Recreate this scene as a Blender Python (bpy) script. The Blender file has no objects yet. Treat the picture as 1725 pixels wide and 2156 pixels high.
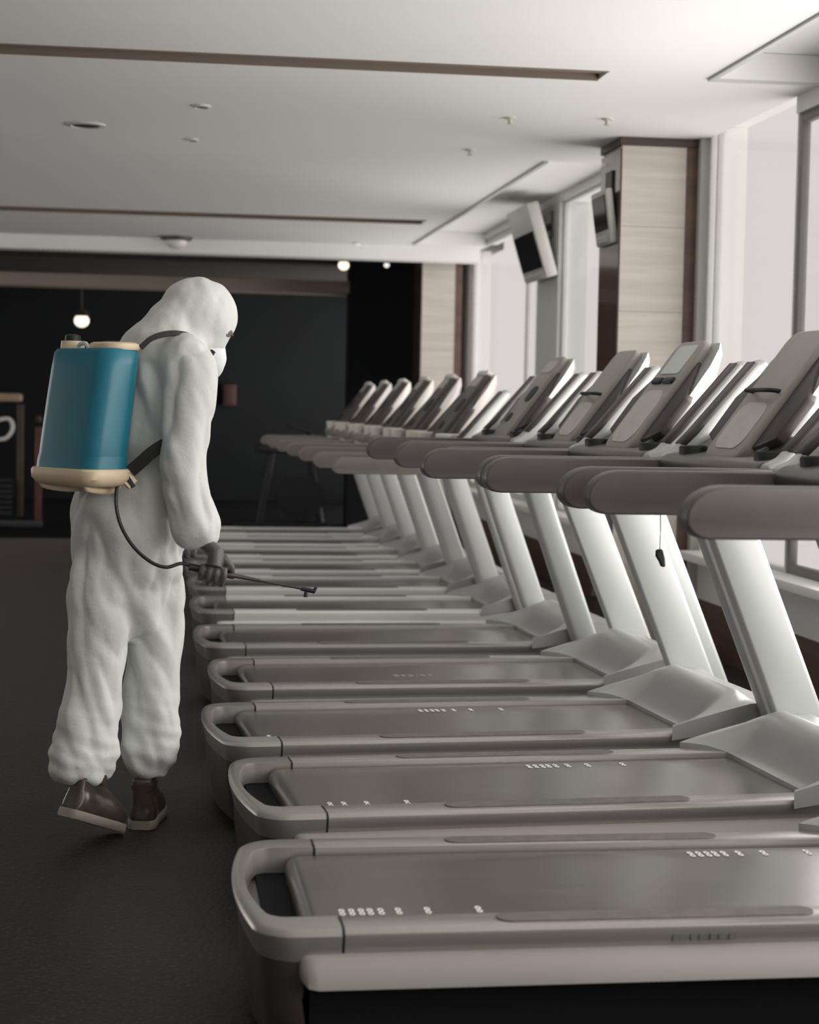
import bpy, bmesh, math, random
from mathutils import Vector, Matrix, noise

# ------------------------------------------------------------------ camera, light, exposure
scene = bpy.context.scene
COL = scene.collection
random.seed(7)

F_PX, YAW, PITCH, ROLL, CAM_H = 3750.8, 0.13952, -0.05910, 0.01884, 1.2994
cam_data = bpy.data.cameras.new('camera')
cam_data.sensor_fit = 'HORIZONTAL'
cam_data.sensor_width = 36.0
cam_data.lens = 36.0 * F_PX / 1725.0
cam_data.clip_start = 0.05
cam_data.clip_end = 200.0
cam_data.dof.use_dof = True
cam_data.dof.focus_distance = 5.2
cam_data.dof.aperture_fstop = 5.0
cam = bpy.data.objects.new('camera', cam_data)
COL.objects.link(cam)
fwd = Vector((math.sin(YAW) * math.cos(PITCH), math.cos(YAW) * math.cos(PITCH), math.sin(PITCH)))
rgt = Vector((math.cos(YAW), -math.sin(YAW), 0))
up = rgt.cross(fwd)
r2 = rgt * math.cos(ROLL) + up * math.sin(ROLL)
u2 = -rgt * math.sin(ROLL) + up * math.cos(ROLL)
rot = Matrix((r2, u2, -fwd)).transposed().to_4x4()
cam.matrix_world = Matrix.Translation((0, 0, CAM_H)) @ rot
scene.camera = cam

world = bpy.data.worlds.new('overcast_sky')
scene.world = world
world.use_nodes = True
bg = world.node_tree.nodes['Background']
bg.inputs['Color'].default_value = (1.0, 0.935, 0.92, 1)
bg.inputs['Strength'].default_value = 0.77

def area(name, loc, rot_e, sx, sy, power, color):
    d = bpy.data.lights.new(name, 'AREA')
    d.shape = 'RECTANGLE'
    d.size, d.size_y, d.energy, d.color = sx, sy, power, color
    o = bpy.data.objects.new(name, d)
    o.location = loc
    o.rotation_euler = rot_e
    COL.objects.link(o)
    return o

# daylight entering through the long row of windows on the right, nearer than the frame's edge
area('window_daylight', (2.90, 3.0, 1.42), (0, math.radians(90), 0), 1.6, 8.8, 138, (1.0, 0.965, 0.94))
# added fill lamp behind the camera, before a rear wall without openings
area('rear_fill', (-1.0, -3.9, 1.7), (math.radians(90), 0, 0), 6.0, 1.9, 22, (1.0, 0.965, 0.94))

# added fill lamp out of view at the left wall, to brighten the ceiling
area('left_fill', (-5.95, 12.6, 1.6), (0, math.radians(-90), 0), 2.0, 6.6, 85, (1.0, 0.975, 0.955))
# added soft sun lamp aimed upward through the windows, to brighten the ceiling
sd = bpy.data.lights.new('upward_fill', 'SUN')
sd.energy = 5.5
sd.angle = math.radians(100)
sd.color = (1.0, 0.97, 0.945)
so = bpy.data.objects.new('upward_fill', sd)
so.rotation_euler = Vector((-1.0, 0.24, 0.26)).to_track_quat('-Z', 'Y').to_euler()
COL.objects.link(so)

scene.view_settings.view_transform = 'Standard'
scene.view_settings.look = 'None'
scene.view_settings.exposure = 0.0
scene.view_settings.gamma = 1.0
scene.view_settings.use_curve_mapping = False

# ------------------------------------------------------------------ materials
def material(name, color, rough=0.5, metal=0.0, spec=0.5, noise_scale=0.0, noise_amt=0.0,
             stretch=(1, 1, 1), bump=0.0, bump_scale=40.0, coat=0.0, color2=None, emit=0.0):
    m = bpy.data.materials.new(name)
    m.use_nodes = True
    nt = m.node_tree
    b = nt.nodes['Principled BSDF']
    b.inputs['Roughness'].default_value = rough
    b.inputs['Metallic'].default_value = metal
    b.inputs['Specular IOR Level'].default_value = spec
    b.inputs['Coat Weight'].default_value = coat
    c = (*color, 1)
    b.inputs['Base Color'].default_value = c
    tc = nt.nodes.new('ShaderNodeTexCoord')
    mp = nt.nodes.new('ShaderNodeMapping')
    mp.inputs['Scale'].default_value = stretch
    nt.links.new(tc.outputs['Object'], mp.inputs['Vector'])
    if noise_scale > 0:
        n = nt.nodes.new('ShaderNodeTexNoise')
        n.inputs['Scale'].default_value = noise_scale
        n.inputs['Detail'].default_value = 5
        nt.links.new(mp.outputs['Vector'], n.inputs['Vector'])
        mx = nt.nodes.new('ShaderNodeMix')
        mx.data_type = 'RGBA'
        c2 = color2 or tuple(max(0, v * (1 - noise_amt)) for v in color)
        mx.inputs['A'].default_value = c
        mx.inputs['B'].default_value = (*c2, 1)
        rp = nt.nodes.new('ShaderNodeMapRange')
        rp.inputs['From Min'].default_value = 0.35
        rp.inputs['From Max'].default_value = 0.65
        nt.links.new(n.outputs['Fac'], rp.inputs['Value'])
        nt.links.new(rp.outputs['Result'], mx.inputs['Factor'])
        nt.links.new(mx.outputs['Result'], b.inputs['Base Color'])
    if bump > 0:
        n2 = nt.nodes.new('ShaderNodeTexNoise')
        n2.inputs['Scale'].default_value = bump_scale
        n2.inputs['Detail'].default_value = 4
        nt.links.new(mp.outputs['Vector'], n2.inputs['Vector'])
        bp = nt.nodes.new('ShaderNodeBump')
        bp.inputs['Strength'].default_value = bump
        bp.inputs['Distance'].default_value = 0.01
        nt.links.new(n2.outputs['Fac'], bp.inputs['Height'])
        nt.links.new(bp.outputs['Normal'], b.inputs['Normal'])
    if emit > 0:
        b.inputs['Emission Color'].default_value = c
        b.inputs['Emission Strength'].default_value = emit
    return m

def floor_material():
    m = bpy.data.materials.new('speckled_rubber')
    m.use_nodes = True
    nt = m.node_tree
    b = nt.nodes['Principled BSDF']
    b.inputs['Roughness'].default_value = 0.55
    b.inputs['Specular IOR Level'].default_value = 0.35
    b.inputs['Sheen Weight'].default_value = 0.17
    b.inputs['Sheen Roughness'].default_value = 0.18
    b.inputs['Sheen Tint'].default_value = (0.9, 0.75, 0.68, 1)
    tc = nt.nodes.new('ShaderNodeTexCoord')
    v = nt.nodes.new('ShaderNodeTexVoronoi')
    v.inputs['Scale'].default_value = 75
    nt.links.new(tc.outputs['Object'], v.inputs['Vector'])
    r = nt.nodes.new('ShaderNodeValToRGB')
    r.color_ramp.elements[0].position = 0.0
    r.color_ramp.elements[0].color = (0.17, 0.15, 0.13, 1)
    r.color_ramp.elements[1].position = 0.24
    r.color_ramp.elements[1].color = (0.0085, 0.0085, 0.009, 1)
    nt.links.new(v.outputs['Distance'], r.inputs['Fac'])
    n = nt.nodes.new('ShaderNodeTexNoise')
    n.inputs['Scale'].default_value = 1.3
    nt.links.new(tc.outputs['Object'], n.inputs['Vector'])
    mx = nt.nodes.new('ShaderNodeMix')
    mx.data_type = 'RGBA'
    mx.inputs['B'].default_value = (0.014, 0.012, 0.0115, 1)
    ma = nt.nodes.new('ShaderNodeMath')
    ma.operation = 'MULTIPLY'
    ma.inputs[1].default_value = 0.5
    nt.links.new(n.outputs['Fac'], ma.inputs[0])
    nt.links.new(ma.outputs[0], mx.inputs['Factor'])
    nt.links.new(r.outputs['Color'], mx.inputs['A'])
    nt.links.new(mx.outputs['Result'], b.inputs['Base Color'])
    bp = nt.nodes.new('ShaderNodeBump')
    bp.inputs['Strength'].default_value = 0.3
    bp.inputs['Distance'].default_value = 0.004
    nt.links.new(v.outputs['Distance'], bp.inputs['Height'])
    nt.links.new(bp.outputs['Normal'], b.inputs['Normal'])
    return m

def glass_material():
    m = bpy.data.materials.new('window_glass')
    m.use_nodes = True
    nt = m.node_tree
    nt.nodes.clear()
    out = nt.nodes.new('ShaderNodeOutputMaterial')
    t = nt.nodes.new('ShaderNodeBsdfTransparent')
    t.inputs['Color'].default_value = (0.97, 0.97, 0.97, 1)
    g = nt.nodes.new('ShaderNodeBsdfGlossy')
    g.inputs['Roughness'].default_value = 0.02
    mx = nt.nodes.new('ShaderNodeMixShader')
    mx.inputs[0].default_value = 0.05
    nt.links.new(t.outputs[0], mx.inputs[1])
    nt.links.new(g.outputs[0], mx.inputs[2])
    nt.links.new(mx.outputs[0], out.inputs['Surface'])
    return m

M = {
    'floor': floor_material(),
    'glass': glass_material(),
    'ceiling': material('ceiling_paint', (0.79, 0.782, 0.762), 0.85, noise_scale=0.8, noise_amt=0.03),
    'wall': material('white_wall_paint', (0.72, 0.715, 0.69), 0.8, noise_scale=1.0, noise_amt=0.04),
    'grey_wall': material('grey_wall_paint', (0.52, 0.53, 0.50), 0.8, noise_scale=1.0, noise_amt=0.04),
    'left_wall': material('warm_grey_wall', (0.62, 0.60, 0.57), 0.8, noise_scale=1.0, noise_amt=0.1),
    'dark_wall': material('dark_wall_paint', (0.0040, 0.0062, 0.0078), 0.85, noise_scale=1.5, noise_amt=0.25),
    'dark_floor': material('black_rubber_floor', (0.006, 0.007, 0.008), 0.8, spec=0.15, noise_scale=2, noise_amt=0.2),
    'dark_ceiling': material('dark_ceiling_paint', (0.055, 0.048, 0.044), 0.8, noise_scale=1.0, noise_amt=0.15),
    'slot': material('bronze_slot', (0.20, 0.155, 0.12), 0.6, noise_scale=2, noise_amt=0.15),
    'beam': material('taupe_beam', (0.36, 0.29, 0.24), 0.7, noise_scale=2, noise_amt=0.1),
    'veneer': material('pale_oak_veneer', (0.57, 0.52, 0.465), 0.5, noise_scale=3.0, noise_amt=0.16, stretch=(0.7, 0.7, 9), bump=0.05),
    'brown_lacquer': material('brown_lacquer', (0.12, 0.075, 0.055), 0.16, noise_scale=3, noise_amt=0.3, coat=0.6),
    'brown_wood': material('brown_wood', (0.13, 0.075, 0.058), 0.5, noise_scale=3, noise_amt=0.3, stretch=(1, 1, 6)),
    'dark_bronze': material('dark_bronze', (0.06, 0.045, 0.035), 0.45, noise_scale=8, noise_amt=0.15),
    'frame': material('window_frame_metal', (0.16, 0.15, 0.145), 0.5, noise_scale=6, noise_amt=0.1),
    'frame_light': material('pale_frame_metal', (0.55, 0.55, 0.53), 0.5, noise_scale=6, noise_amt=0.05),
    # treadmill
    'silver': material('silver_paint', (0.47, 0.475, 0.46), 0.32, metal=0.3, noise_scale=6, noise_amt=0.05),
    'rail': material('brushed_rail', (0.41, 0.385, 0.37), 0.30, metal=0.6, noise_scale=5, noise_amt=0.1, stretch=(0.6, 8, 8)),
    'pale_cover': material('pale_cover_paint', (0.74, 0.74, 0.71), 0.4, noise_scale=4, noise_amt=0.05),
    'skirt': material('skirt_paint', (0.36, 0.335, 0.315), 0.5, metal=0.1, noise_scale=4, noise_amt=0.06),
    'upright': material('upright_paint', (0.52, 0.54, 0.525), 0.35, metal=0.1, noise_scale=3, noise_amt=0.03),
    'belt': material('running_belt', (0.105, 0.092, 0.084), 0.21, spec=1.0, noise_scale=5, noise_amt=0.2, stretch=(0.6, 5, 5), bump=0.04, bump_scale=120),
    'black': material('black_plastic', (0.011, 0.013, 0.015), 0.5, noise_scale=8, noise_amt=0.2),
    'pad': material('foot_pad_rubber', (0.155, 0.138, 0.13), 0.7, noise_scale=30, noise_amt=0.2),
    'grip': material('taupe_rubber_grip', (0.125, 0.110, 0.104), 0.42, noise_scale=8, noise_amt=0.1, bump=0.04, bump_scale=200),
    'grip2': material('pale_taupe_grip', (0.27, 0.245, 0.225), 0.45, noise_scale=8, noise_amt=0.1),
    'console': material('taupe_console', (0.31, 0.285, 0.262), 0.38, noise_scale=10, noise_amt=0.06),
    'console_dark': material('dark_console', (0.10, 0.085, 0.078), 0.35, noise_scale=10, noise_amt=0.1),
    'wing': material('dark_brown_wing', (0.055, 0.044, 0.042), 0.4, noise_scale=10, noise_amt=0.15),
    'keypad': material('keypad_overlay', (0.52, 0.50, 0.46), 0.35, noise_scale=20, noise_amt=0.1),
    'screen': material('console_screen', (0.60, 0.63, 0.60), 0.2, noise_scale=6, noise_amt=0.05),
    'mark': material('white_print', (0.80, 0.78, 0.74), 0.6, noise_scale=20, noise_amt=0.05),
    'faint': material('faded_print', (0.26, 0.245, 0.23), 0.5, noise_scale=20, noise_amt=0.2),
    'emblem': material('dark_emblem_print', (0.13, 0.125, 0.115), 0.5, noise_scale=20, noise_amt=0.2),
    'white_plastic': material('white_plastic', (0.78, 0.74, 0.70), 0.3, noise_scale=10, noise_amt=0.05),
    'tv_shell': material('grey_tv_shell', (0.50, 0.49, 0.46), 0.4, noise_scale=8, noise_amt=0.06),
    'tv_glass': material('tv_screen_glass', (0.015, 0.016, 0.018), 0.08, spec=0.7, noise_scale=4, noise_amt=0.1),
    # person
    'coverall': material('coverall_fabric', (0.655, 0.672, 0.645), 0.75, noise_scale=7, noise_amt=0.05, bump=0.35, bump_scale=24),
    'skin': material('skin', (0.15, 0.11, 0.09), 0.5, noise_scale=20, noise_amt=0.1),
    'eye': material('dark_eye', (0.02, 0.016, 0.014), 0.2, noise_scale=30, noise_amt=0.1),
    'mask': material('mask_fabric', (0.76, 0.79, 0.79), 0.7, noise_scale=20, noise_amt=0.04, bump=0.05),
    'glove': material('grey_glove', (0.115, 0.105, 0.105), 0.5, noise_scale=25, noise_amt=0.25, bump=0.1, bump_scale=150),
    'leather': material('brown_leather', (0.085, 0.066, 0.055), 0.22, noise_scale=14, noise_amt=0.35, bump=0.06),
    'sole': material('pale_sole', (0.36, 0.31, 0.26), 0.6, noise_scale=14, noise_amt=0.2),
    'sole_dark': material('dark_outsole', (0.035, 0.032, 0.03), 0.7, noise_scale=14, noise_amt=0.2),
    'tank': material('blue_tank_plastic', (0.012, 0.185, 0.26), 0.36, spec=0.5, noise_scale=4, noise_amt=0.10),
    'cream': material('cream_plastic', (0.80, 0.64, 0.44), 0.45, noise_scale=6, noise_amt=0.08),
    'strap': material('black_webbing', (0.014, 0.014, 0.014), 0.7, noise_scale=40, noise_amt=0.3),
    'hose': material('black_hose', (0.018, 0.018, 0.018), 0.35, noise_scale=20, noise_amt=0.2),
    'wand': material('dark_metal_wand', (0.07, 0.055, 0.048), 0.4, metal=0.3, noise_scale=20, noise_amt=0.2),
    # back room
    'red_post': material('dull_red_paint', (0.15, 0.05, 0.042), 0.5, noise_scale=6, noise_amt=0.3),
    'brown_post': material('dull_brown_paint', (0.075, 0.052, 0.045), 0.5, noise_scale=6, noise_amt=0.3),
    'tan': material('tan_vinyl', (0.40, 0.29, 0.20), 0.45, noise_scale=6, noise_amt=0.1),
    'bulb': material('warm_lamp_glow', (1.0, 0.86, 0.66), 0.4, emit=1.6, noise_scale=0),
    'bulb_white': material('white_lamp_glow', (1.0, 0.97, 0.93), 0.4, emit=1.0, noise_scale=0),
    'dim': material('dim_grey_paint', (0.05, 0.05, 0.05), 0.5, noise_scale=6, noise_amt=0.2),
    'pink_sign': material('dull_pink_paint', (0.08, 0.036, 0.032), 0.6, noise_scale=6, noise_amt=0.2),
}

# ------------------------------------------------------------------ mesh helpers
def finish(bm, name, smooth=35.0):
    bmesh.ops.recalc_face_normals(bm, faces=bm.faces[:])
    me = bpy.data.meshes.new(name)
    bm.to_mesh(me)
    bm.free()
    if smooth:
        for p in me.polygons:
            p.use_smooth = True
        me.set_sharp_from_angle(angle=math.radians(smooth))
    return me

def link(name, me, mat, parent=None, loc=(0, 0, 0), rot=None):
    o = bpy.data.objects.new(name, me)
    COL.objects.link(o)
    o.location = loc
    if rot:
        o.rotation_euler = rot
    if mat is not None and me is not None and len(me.materials) == 0:
        me.materials.append(M[mat])
    if parent:
        o.parent = parent
    return o

def empty(name, loc, label=None, cat=None, group=None, rz=0.0):
    o = bpy.data.objects.new(name, None)
    o.empty_display_size = 0.1
    COL.objects.link(o)
    o.location = loc
    o.rotation_euler = (0, 0, rz)
    tag(o, label, cat, group)
    return o

def tag(o, label=None, cat=None, group=None, kind=None):
    if label: o['label'] = label
    if cat: o['category'] = cat
    if group: o['group'] = group
    if kind: o['kind'] = kind
    return o

def add_box(bm, x0, x1, y0, y1, z0, z1):
    v = [bm.verts.new(p) for p in ((x0, y0, z0), (x1, y0, z0), (x1, y1, z0), (x0, y1, z0),
                                   (x0, y0, z1), (x1, y0, z1), (x1, y1, z1), (x0, y1, z1))]
    for f in ((0, 1, 2, 3), (4, 5, 6, 7), (0, 1, 5, 4), (1, 2, 6, 5), (2, 3, 7, 6), (3, 0, 4, 7)):
        bm.faces.new([v[i] for i in f])

def bevel_all(bm, off, seg=2):
    bmesh.ops.bevel(bm, geom=bm.edges[:], offset=off, segments=seg, profile=0.5, affect='EDGES', clamp_overlap=True)

def box_mesh(name, x0, x1, y0, y1, z0, z1, bev=0.0, seg=2):
    bm = bmesh.new()
    add_box(bm, x0, x1, y0, y1, z0, z1)
    if bev:
        bevel_all(bm, bev, seg)
    return finish(bm, name)

def add_prism(bm, poly, a0, a1, axis='y'):
    """extrude a 2D outline along an axis; axis y: poly is (x,z); axis z: (x,y); axis x: (y,z)"""
    def pt(p, a):
        if axis == 'y': return (p[0], a, p[1])
        if axis == 'z': return (p[0], p[1], a)
        return (a, p[0], p[1])
    va = [bm.verts.new(pt(p, a0)) for p in poly]
    vb = [bm.verts.new(pt(p, a1)) for p in poly]
    bm.faces.new(va)
    bm.faces.new(list(reversed(vb)))
    n = len(poly)
    for i in range(n):
        bm.faces.new((va[i], va[(i + 1) % n], vb[(i + 1) % n], vb[i]))

def prism_mesh(name, poly, a0, a1, axis='y', bev=0.0, seg=2, smooth=35):
    bm = bmesh.new()
    add_prism(bm, poly, a0, a1, axis)
    bmesh.ops.recalc_face_normals(bm, faces=bm.faces[:])
    if bev:
        sharp = [e for e in bm.edges if len(e.link_faces) == 2 and e.calc_face_angle(0) > 0.6]
        bmesh.ops.bevel(bm, geom=sharp, offset=bev, segments=seg, profile=0.5, affect='EDGES', clamp_overlap=True)
    return finish(bm, name, smooth)

def arc(cx, cy, r, a0, a1, n):
    return [(cx + r * math.cos(math.radians(a0 + (a1 - a0) * i / n)),
             cy + r * math.sin(math.radians(a0 + (a1 - a0) * i / n))) for i in range(n + 1)]

def add_loft(bm, rings, cap=True):
    rv = [[bm.verts.new(p) for p in ring] for ring in rings]
    n = len(rv[0])
    for a, b in zip(rv[:-1], rv[1:]):
        for i in range(n):
            bm.faces.new((a[i], a[(i + 1) % n], b[(i + 1) % n], b[i]))
    if cap:
        bm.faces.new(list(reversed(rv[0])))
        bm.faces.new(rv[-1])

def add_tube(bm, pts, radii, seg=12, cap=True, squash=1.0, up_hint=None):
    pts = [Vector(p) for p in pts]
    if not isinstance(radii, (list, tuple)):
        radii = [radii] * len(pts)
    rings = []
    prev = None
    for i, p in enumerate(pts):
        t = (pts[min(i + 1, len(pts) - 1)] - pts[max(i - 1, 0)]).normalized()
        h = Vector(up_hint) if up_hint else (prev if prev else (Vector((0, 0, 1)) if abs(t.z) < 0.9 else Vector((1, 0, 0))))
        s = t.cross(h)
        if s.length < 1e-5:
            s = t.cross(Vector((0, 1, 0)))
        s.normalize()
        w = s.cross(t).normalized()
        prev = w
        r = radii[i]
        rings.append([p + s * (r * squash * math.cos(2 * math.pi * k / seg)) + w * (r * math.sin(2 * math.pi * k / seg)) for k in range(seg)])
    add_loft(bm, rings, cap)

def smooth_path(pts, n=6):
    """Catmull-Rom resampling"""
    P = [Vector(p) for p in pts]
    P = [P[0] * 2 - P[1]] + P + [P[-1] * 2 - P[-2]]
    out = []
    for i in range(1, len(P) - 2):
        for k in range(n):
            t = k / n
            a, b, c, d = P[i - 1], P[i], P[i + 1], P[i + 2]
            out.append(0.5 * ((2 * b) + (c - a) * t + (2 * a - 5 * b + 4 * c - d) * t * t + (3 * b - a - 3 * c + d) * t ** 3))
    out.append(P[-2])
    return out

def tube_mesh(name, pts, radii, seg=12, **k):
    bm = bmesh.new()
    add_tube(bm, pts, radii, seg, **k)
    return finish(bm, name, 60)

def add_ellipsoid(bm, c, axes, radii, nu=20, nv=12):
    c = Vector(c)
    A = [Vector(a).normalized() for a in axes]
    vs = []
    for j in range(1, nv):
        ph = math.pi * j / nv
        vs.append([bm.verts.new(c + A[0] * (radii[0] * math.sin(ph) * math.cos(2 * math.pi * i / nu))
                                + A[1] * (radii[1] * math.sin(ph) * math.sin(2 * math.pi * i / nu))
                                + A[2] * (radii[2] * math.cos(ph))) for i in range(nu)])
    top = bm.verts.new(c + A[2] * radii[2])
    bot = bm.verts.new(c - A[2] * radii[2])
    for i in range(nu):
        bm.faces.new((top, vs[0][i], vs[0][(i + 1) % nu]))
        bm.faces.new((bot, vs[-1][(i + 1) % nu], vs[-1][i]))
    for a, b in zip(vs[:-1], vs[1:]):
        for i in range(nu):
            bm.faces.new((a[i], b[i], b[(i + 1) % nu], a[(i + 1) % nu]))

def structure(name, me, mat, parent=None):
    o = link(name, me, mat, parent)
    o['kind'] = 'structure'
    return o

# ------------------------------------------------------------------ the room
RX = 2.93            # inner face of the window wall
CEIL = 2.78
Y0, Y1 = -4.0, 16.45  # bright hall from behind the camera to the dark room
XL = -6.0
YD = 24.0

structure('floor', box_mesh('floor', XL, 3.3, Y0, 17.0, -0.1, 0.0), 'floor')
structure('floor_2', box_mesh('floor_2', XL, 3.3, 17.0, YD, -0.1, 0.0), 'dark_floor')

def slab(name, xs, ys, holes, z0, z1):
    bm = bmesh.new()
    for i in range(len(xs) - 1):
        for j in range(len(ys) - 1):
            cx, cy = (xs[i] + xs[i + 1]) / 2, (ys[j] + ys[j + 1]) / 2
            if any(a < cx < b and c < cy < d for a, b, c, d in holes):
                continue
            add_box(bm, xs[i], xs[i + 1], ys[j], ys[j + 1], z0, z1)
    bmesh.ops.remove_doubles(bm, verts=bm.verts[:], dist=1e-5)
    return finish(bm, name, 0)

holes = [(XL, 1.93, 7.70, 7.92), (XL, 2.08, 14.12, 14.42), (2.42, RX, Y0, 7.75), (2.28, RX, 10.55, 16.2)]
xs = [XL, 1.93, 2.08, 2.28, 2.42, RX]
ys = [Y0, 7.70, 7.75, 7.92, 10.55, 14.12, 14.42, 16.2, Y1]
structure('ceiling', slab('ceiling', xs, ys, holes, CEIL, CEIL + 0.12), 'ceiling')
structure('trim_1', box_mesh('trim', XL, 3.2, Y0, Y1, CEIL + 0.122, CEIL + 0.2), 'ceiling')
# bronze linings of the two long air slots
for k, (xe, ya, yb) in enumerate(((1.93, 7.70, 7.92), (2.08, 14.12, 14.42))):
    bm = bmesh.new()
    add_box(bm, XL, xe - 0.002, ya + 0.002, yb - 0.002, CEIL + 0.085, CEIL + 0.119)
    add_box(bm, XL, xe - 0.002, ya + 0.002, ya + 0.012, CEIL - 0.004, CEIL + 0.085)
    add_box(bm, XL, xe - 0.002, yb - 0.012, yb - 0.002, CEIL - 0.004, CEIL + 0.085)
    add_box(bm, XL, xe - 0.002, (ya + yb) / 2 - 0.012, (ya + yb) / 2 + 0.012, CEIL + 0.012, CEIL + 0.085)
    structure('trim_%d' % (k + 2), finish(bm, 'slot_lining', 0), 'slot')
# pale beads along the curtain recesses
bm = bmesh.new()
add_box(bm, 2.395, 2.42, Y0, 7.75, CEIL - 0.012, CEIL)
add_box(bm, 2.255, 2.28, 10.55, 16.2, CEIL - 0.012, CEIL)
add_box(bm, 2.395, RX, 7.75, 7.775, CEIL - 0.012, CEIL)
structure('trim_4', finish(bm, 'recess_bead', 0), 'frame_light')
# fascia where the bright ceiling ends at the dark room
structure('trim_5', box_mesh('fascia', XL, 2.93, Y1, Y1 + 0.25, 2.655, CEIL + 0.2), 'ceiling')
structure('trim_6', box_mesh('taupe_beam', XL, 1.98, 19.0, 19.35, 2.485, 2.62, 0.01), 'beam')
structure('ceiling_2', box_mesh('dark_ceiling', XL, 3.2, Y1 + 0.25, YD, 2.80, 2.95), 'dark_ceiling')
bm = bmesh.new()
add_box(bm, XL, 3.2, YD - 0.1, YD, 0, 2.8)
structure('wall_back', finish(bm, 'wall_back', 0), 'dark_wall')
bm = bmesh.new()
add_box(bm, XL - 0.15, XL, Y0, YD, 0, 0.55)
add_box(bm, XL - 0.15, XL, Y0, YD, 2.62, 3.0)
for a, b in ((Y0, 9.2), (12.4, 12.7), (15.9, YD)):
    add_box(bm, XL - 0.15, XL, a, b, 0.55, 2.62)
structure('wall_left', finish(bm, 'wall_left', 0), 'left_wall')
structure('wall_rear', box_mesh('wall_rear', XL, 3.2, Y0 - 0.1, Y0, 0, 3.0), 'wall')
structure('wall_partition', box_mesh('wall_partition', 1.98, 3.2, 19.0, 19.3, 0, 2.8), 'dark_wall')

# window wall: low wall, head, piers
bm = bmesh.new()
SILL = 0.50
add_box(bm, RX, 3.13, Y0, 17.3, 0.28, SILL)
add_box(bm, RX, 3.13, Y0, 17.3, 2.84, CEIL + 0.2)
for a, b in ((Y0, -3.6), (-0.15, 0.15), (3.85, 4.15), (9.40, 9.95), (16.95, 19.0)):
    add_box(bm, RX, 3.13, a, b, SILL, 2.84)
wall = structure('wall_right', finish(bm, 'wall_right', 0), 'wall')
pier = structure('trim_7', box_mesh('pier', RX - 0.015, 3.13, 13.04, 13.80, SILL, 2.84), 'grey_wall')
structure('trim_8', box_mesh('pier_strip', 2.886, 2.94, 9.44, 9.50, 0.0, CEIL), 'grey_wall')
structure('baseboard_right', box_mesh('wood_base', RX - 0.01, 3.13, Y0, 17.3, 0.0, 0.28), 'brown_wood')
structure('trim_10', box_mesh('sill_board', 2.80, 3.13, Y0, 9.4, SILL, SILL + 0.045, 0.006), 'wall')
structure('trim_11', box_mesh('sill_board', 2.80, 3.13, 9.95, 16.95, SILL, SILL + 0.045, 0.006), 'wall')

def window(n, ya, yb, z0, z1, mull=(), dark=True, post_w=0.045):
    root = empty('window_%d' % n, (2.968, (ya + yb) / 2, z0))
    root['kind'] = 'structure'
    cy = (ya + yb) / 2
    fm = 'frame' if dark else 'frame_light'
    def fr(a, b, c, d):
        o = link('window_frame', box_mesh('window_frame', -0.02, 0.02, a - cy, b - cy, c - z0, d - z0, 0.004), fm, root)
        return o
    w = post_w
    fr(ya, ya + w, z0, z1)
    fr(yb - w, yb, z0, z1)
    fr(ya + w, yb - w, z1 - w, z1)
    fr(ya + w, yb - w, z0, z0 + w)
    edges = [ya + w] + [m for mm in mull for m in (mm - w / 2, mm + w / 2)] + [yb - w]
    for mm in mull:
        fr(mm - w / 2, mm + w / 2, z0 + w, z1 - w)
    for a, b in zip(edges[0::2], edges[1::2]):
        link('pane', box_mesh('pane', -0.004, 0.004, a - cy, b - cy, z0 + w - z0, z1 - w - z0), 'glass', root)
    return root

ZB = SILL + 0.045
window(1, -3.6, -0.15, ZB, 2.70, (-2.45, -1.3))
window(2, 0.15, 3.85, ZB, 2.70, (1.4, 2.6))
window(3, 4.15, 8.10, ZB, 2.70, (5.45, 6.75), post_w=0.045)
window(4, 8.11, 9.36, ZB, 2.84, (), dark=False, post_w=0.02)
window(5, 9.95, 13.04, ZB, 2.84, (), dark=False, post_w=0.02)
window(6, 13.80, 16.95, ZB, 2.84, (14.36,), dark=False, post_w=0.05)
for n, (ya, yb) in enumerate(((9.2, 12.4), (12.7, 15.9))):  # unseen left windows, added to go with the left fill lamp
    window(7 + n, ya, yb, 0.55, 2.62, (ya + (yb - ya) / 3, ya + 2 * (yb - ya) / 3)).location.x = XL - 0.08
bm = bmesh.new()
add_box(bm, RX, 3.13, 4.15, 8.10, 2.70, 2.84)
add_box(bm, RX, 3.13, -3.6, -0.15, 2.70, 2.84)
add_box(bm, RX, 3.13, 0.15, 3.85, 2.70, 2.84)
structure('trim_9', finish(bm, 'window_head', 0), 'wall')

# wood-clad columns
def column(n, x0, x1, ya, yb, label):
    root = empty('column', ((x0 + x1) / 2, (ya + yb) / 2, 0), label, 'column', 'wood-clad columns on the window side')
    cx, cy = (x0 + x1) / 2, (ya + yb) / 2
    link('core', box_mesh('core', x0 + 0.012 - cx, x1 - cx, ya + 0.012 - cy, yb - cy, 0, CEIL), 'veneer', root)
    zs = [0.0, 0.46, 0.92, 1.38, 1.84, 2.30, 2.735]
    strip = 0.062
    for a, b in zip(zs[:-1], zs[1:]):
        link('veneer_panel', box_mesh('veneer_panel', x0 + 0.008 - cx, x1 - strip - cx, ya - cy, ya + 0.02 - cy, a + 0.0007, b - 0.0007, 0.001, 1), 'veneer', root)
    link('side_panel', box_mesh('side_panel', x0 - cx, x0 + 0.02 - cx, ya + 0.006 - cy, yb - cy, 0, 2.72, 0.002, 1), 'brown_lacquer', root)
    link('edge_strip', box_mesh('edge_strip', x1 - strip - cx, x1 - cx, ya - 0.004 - cy, ya + 0.02 - cy, 0, 2.735, 0.002, 1), 'brown_wood', root)
    link('top_band', box_mesh('top_band', x0 - 0.006 - cx, x1 + 0.004 - cx, ya - 0.01 - cy, yb - cy, 2.735, CEIL - 0.001, 0.002, 1), 'dark_bronze', root)
    return root

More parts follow.
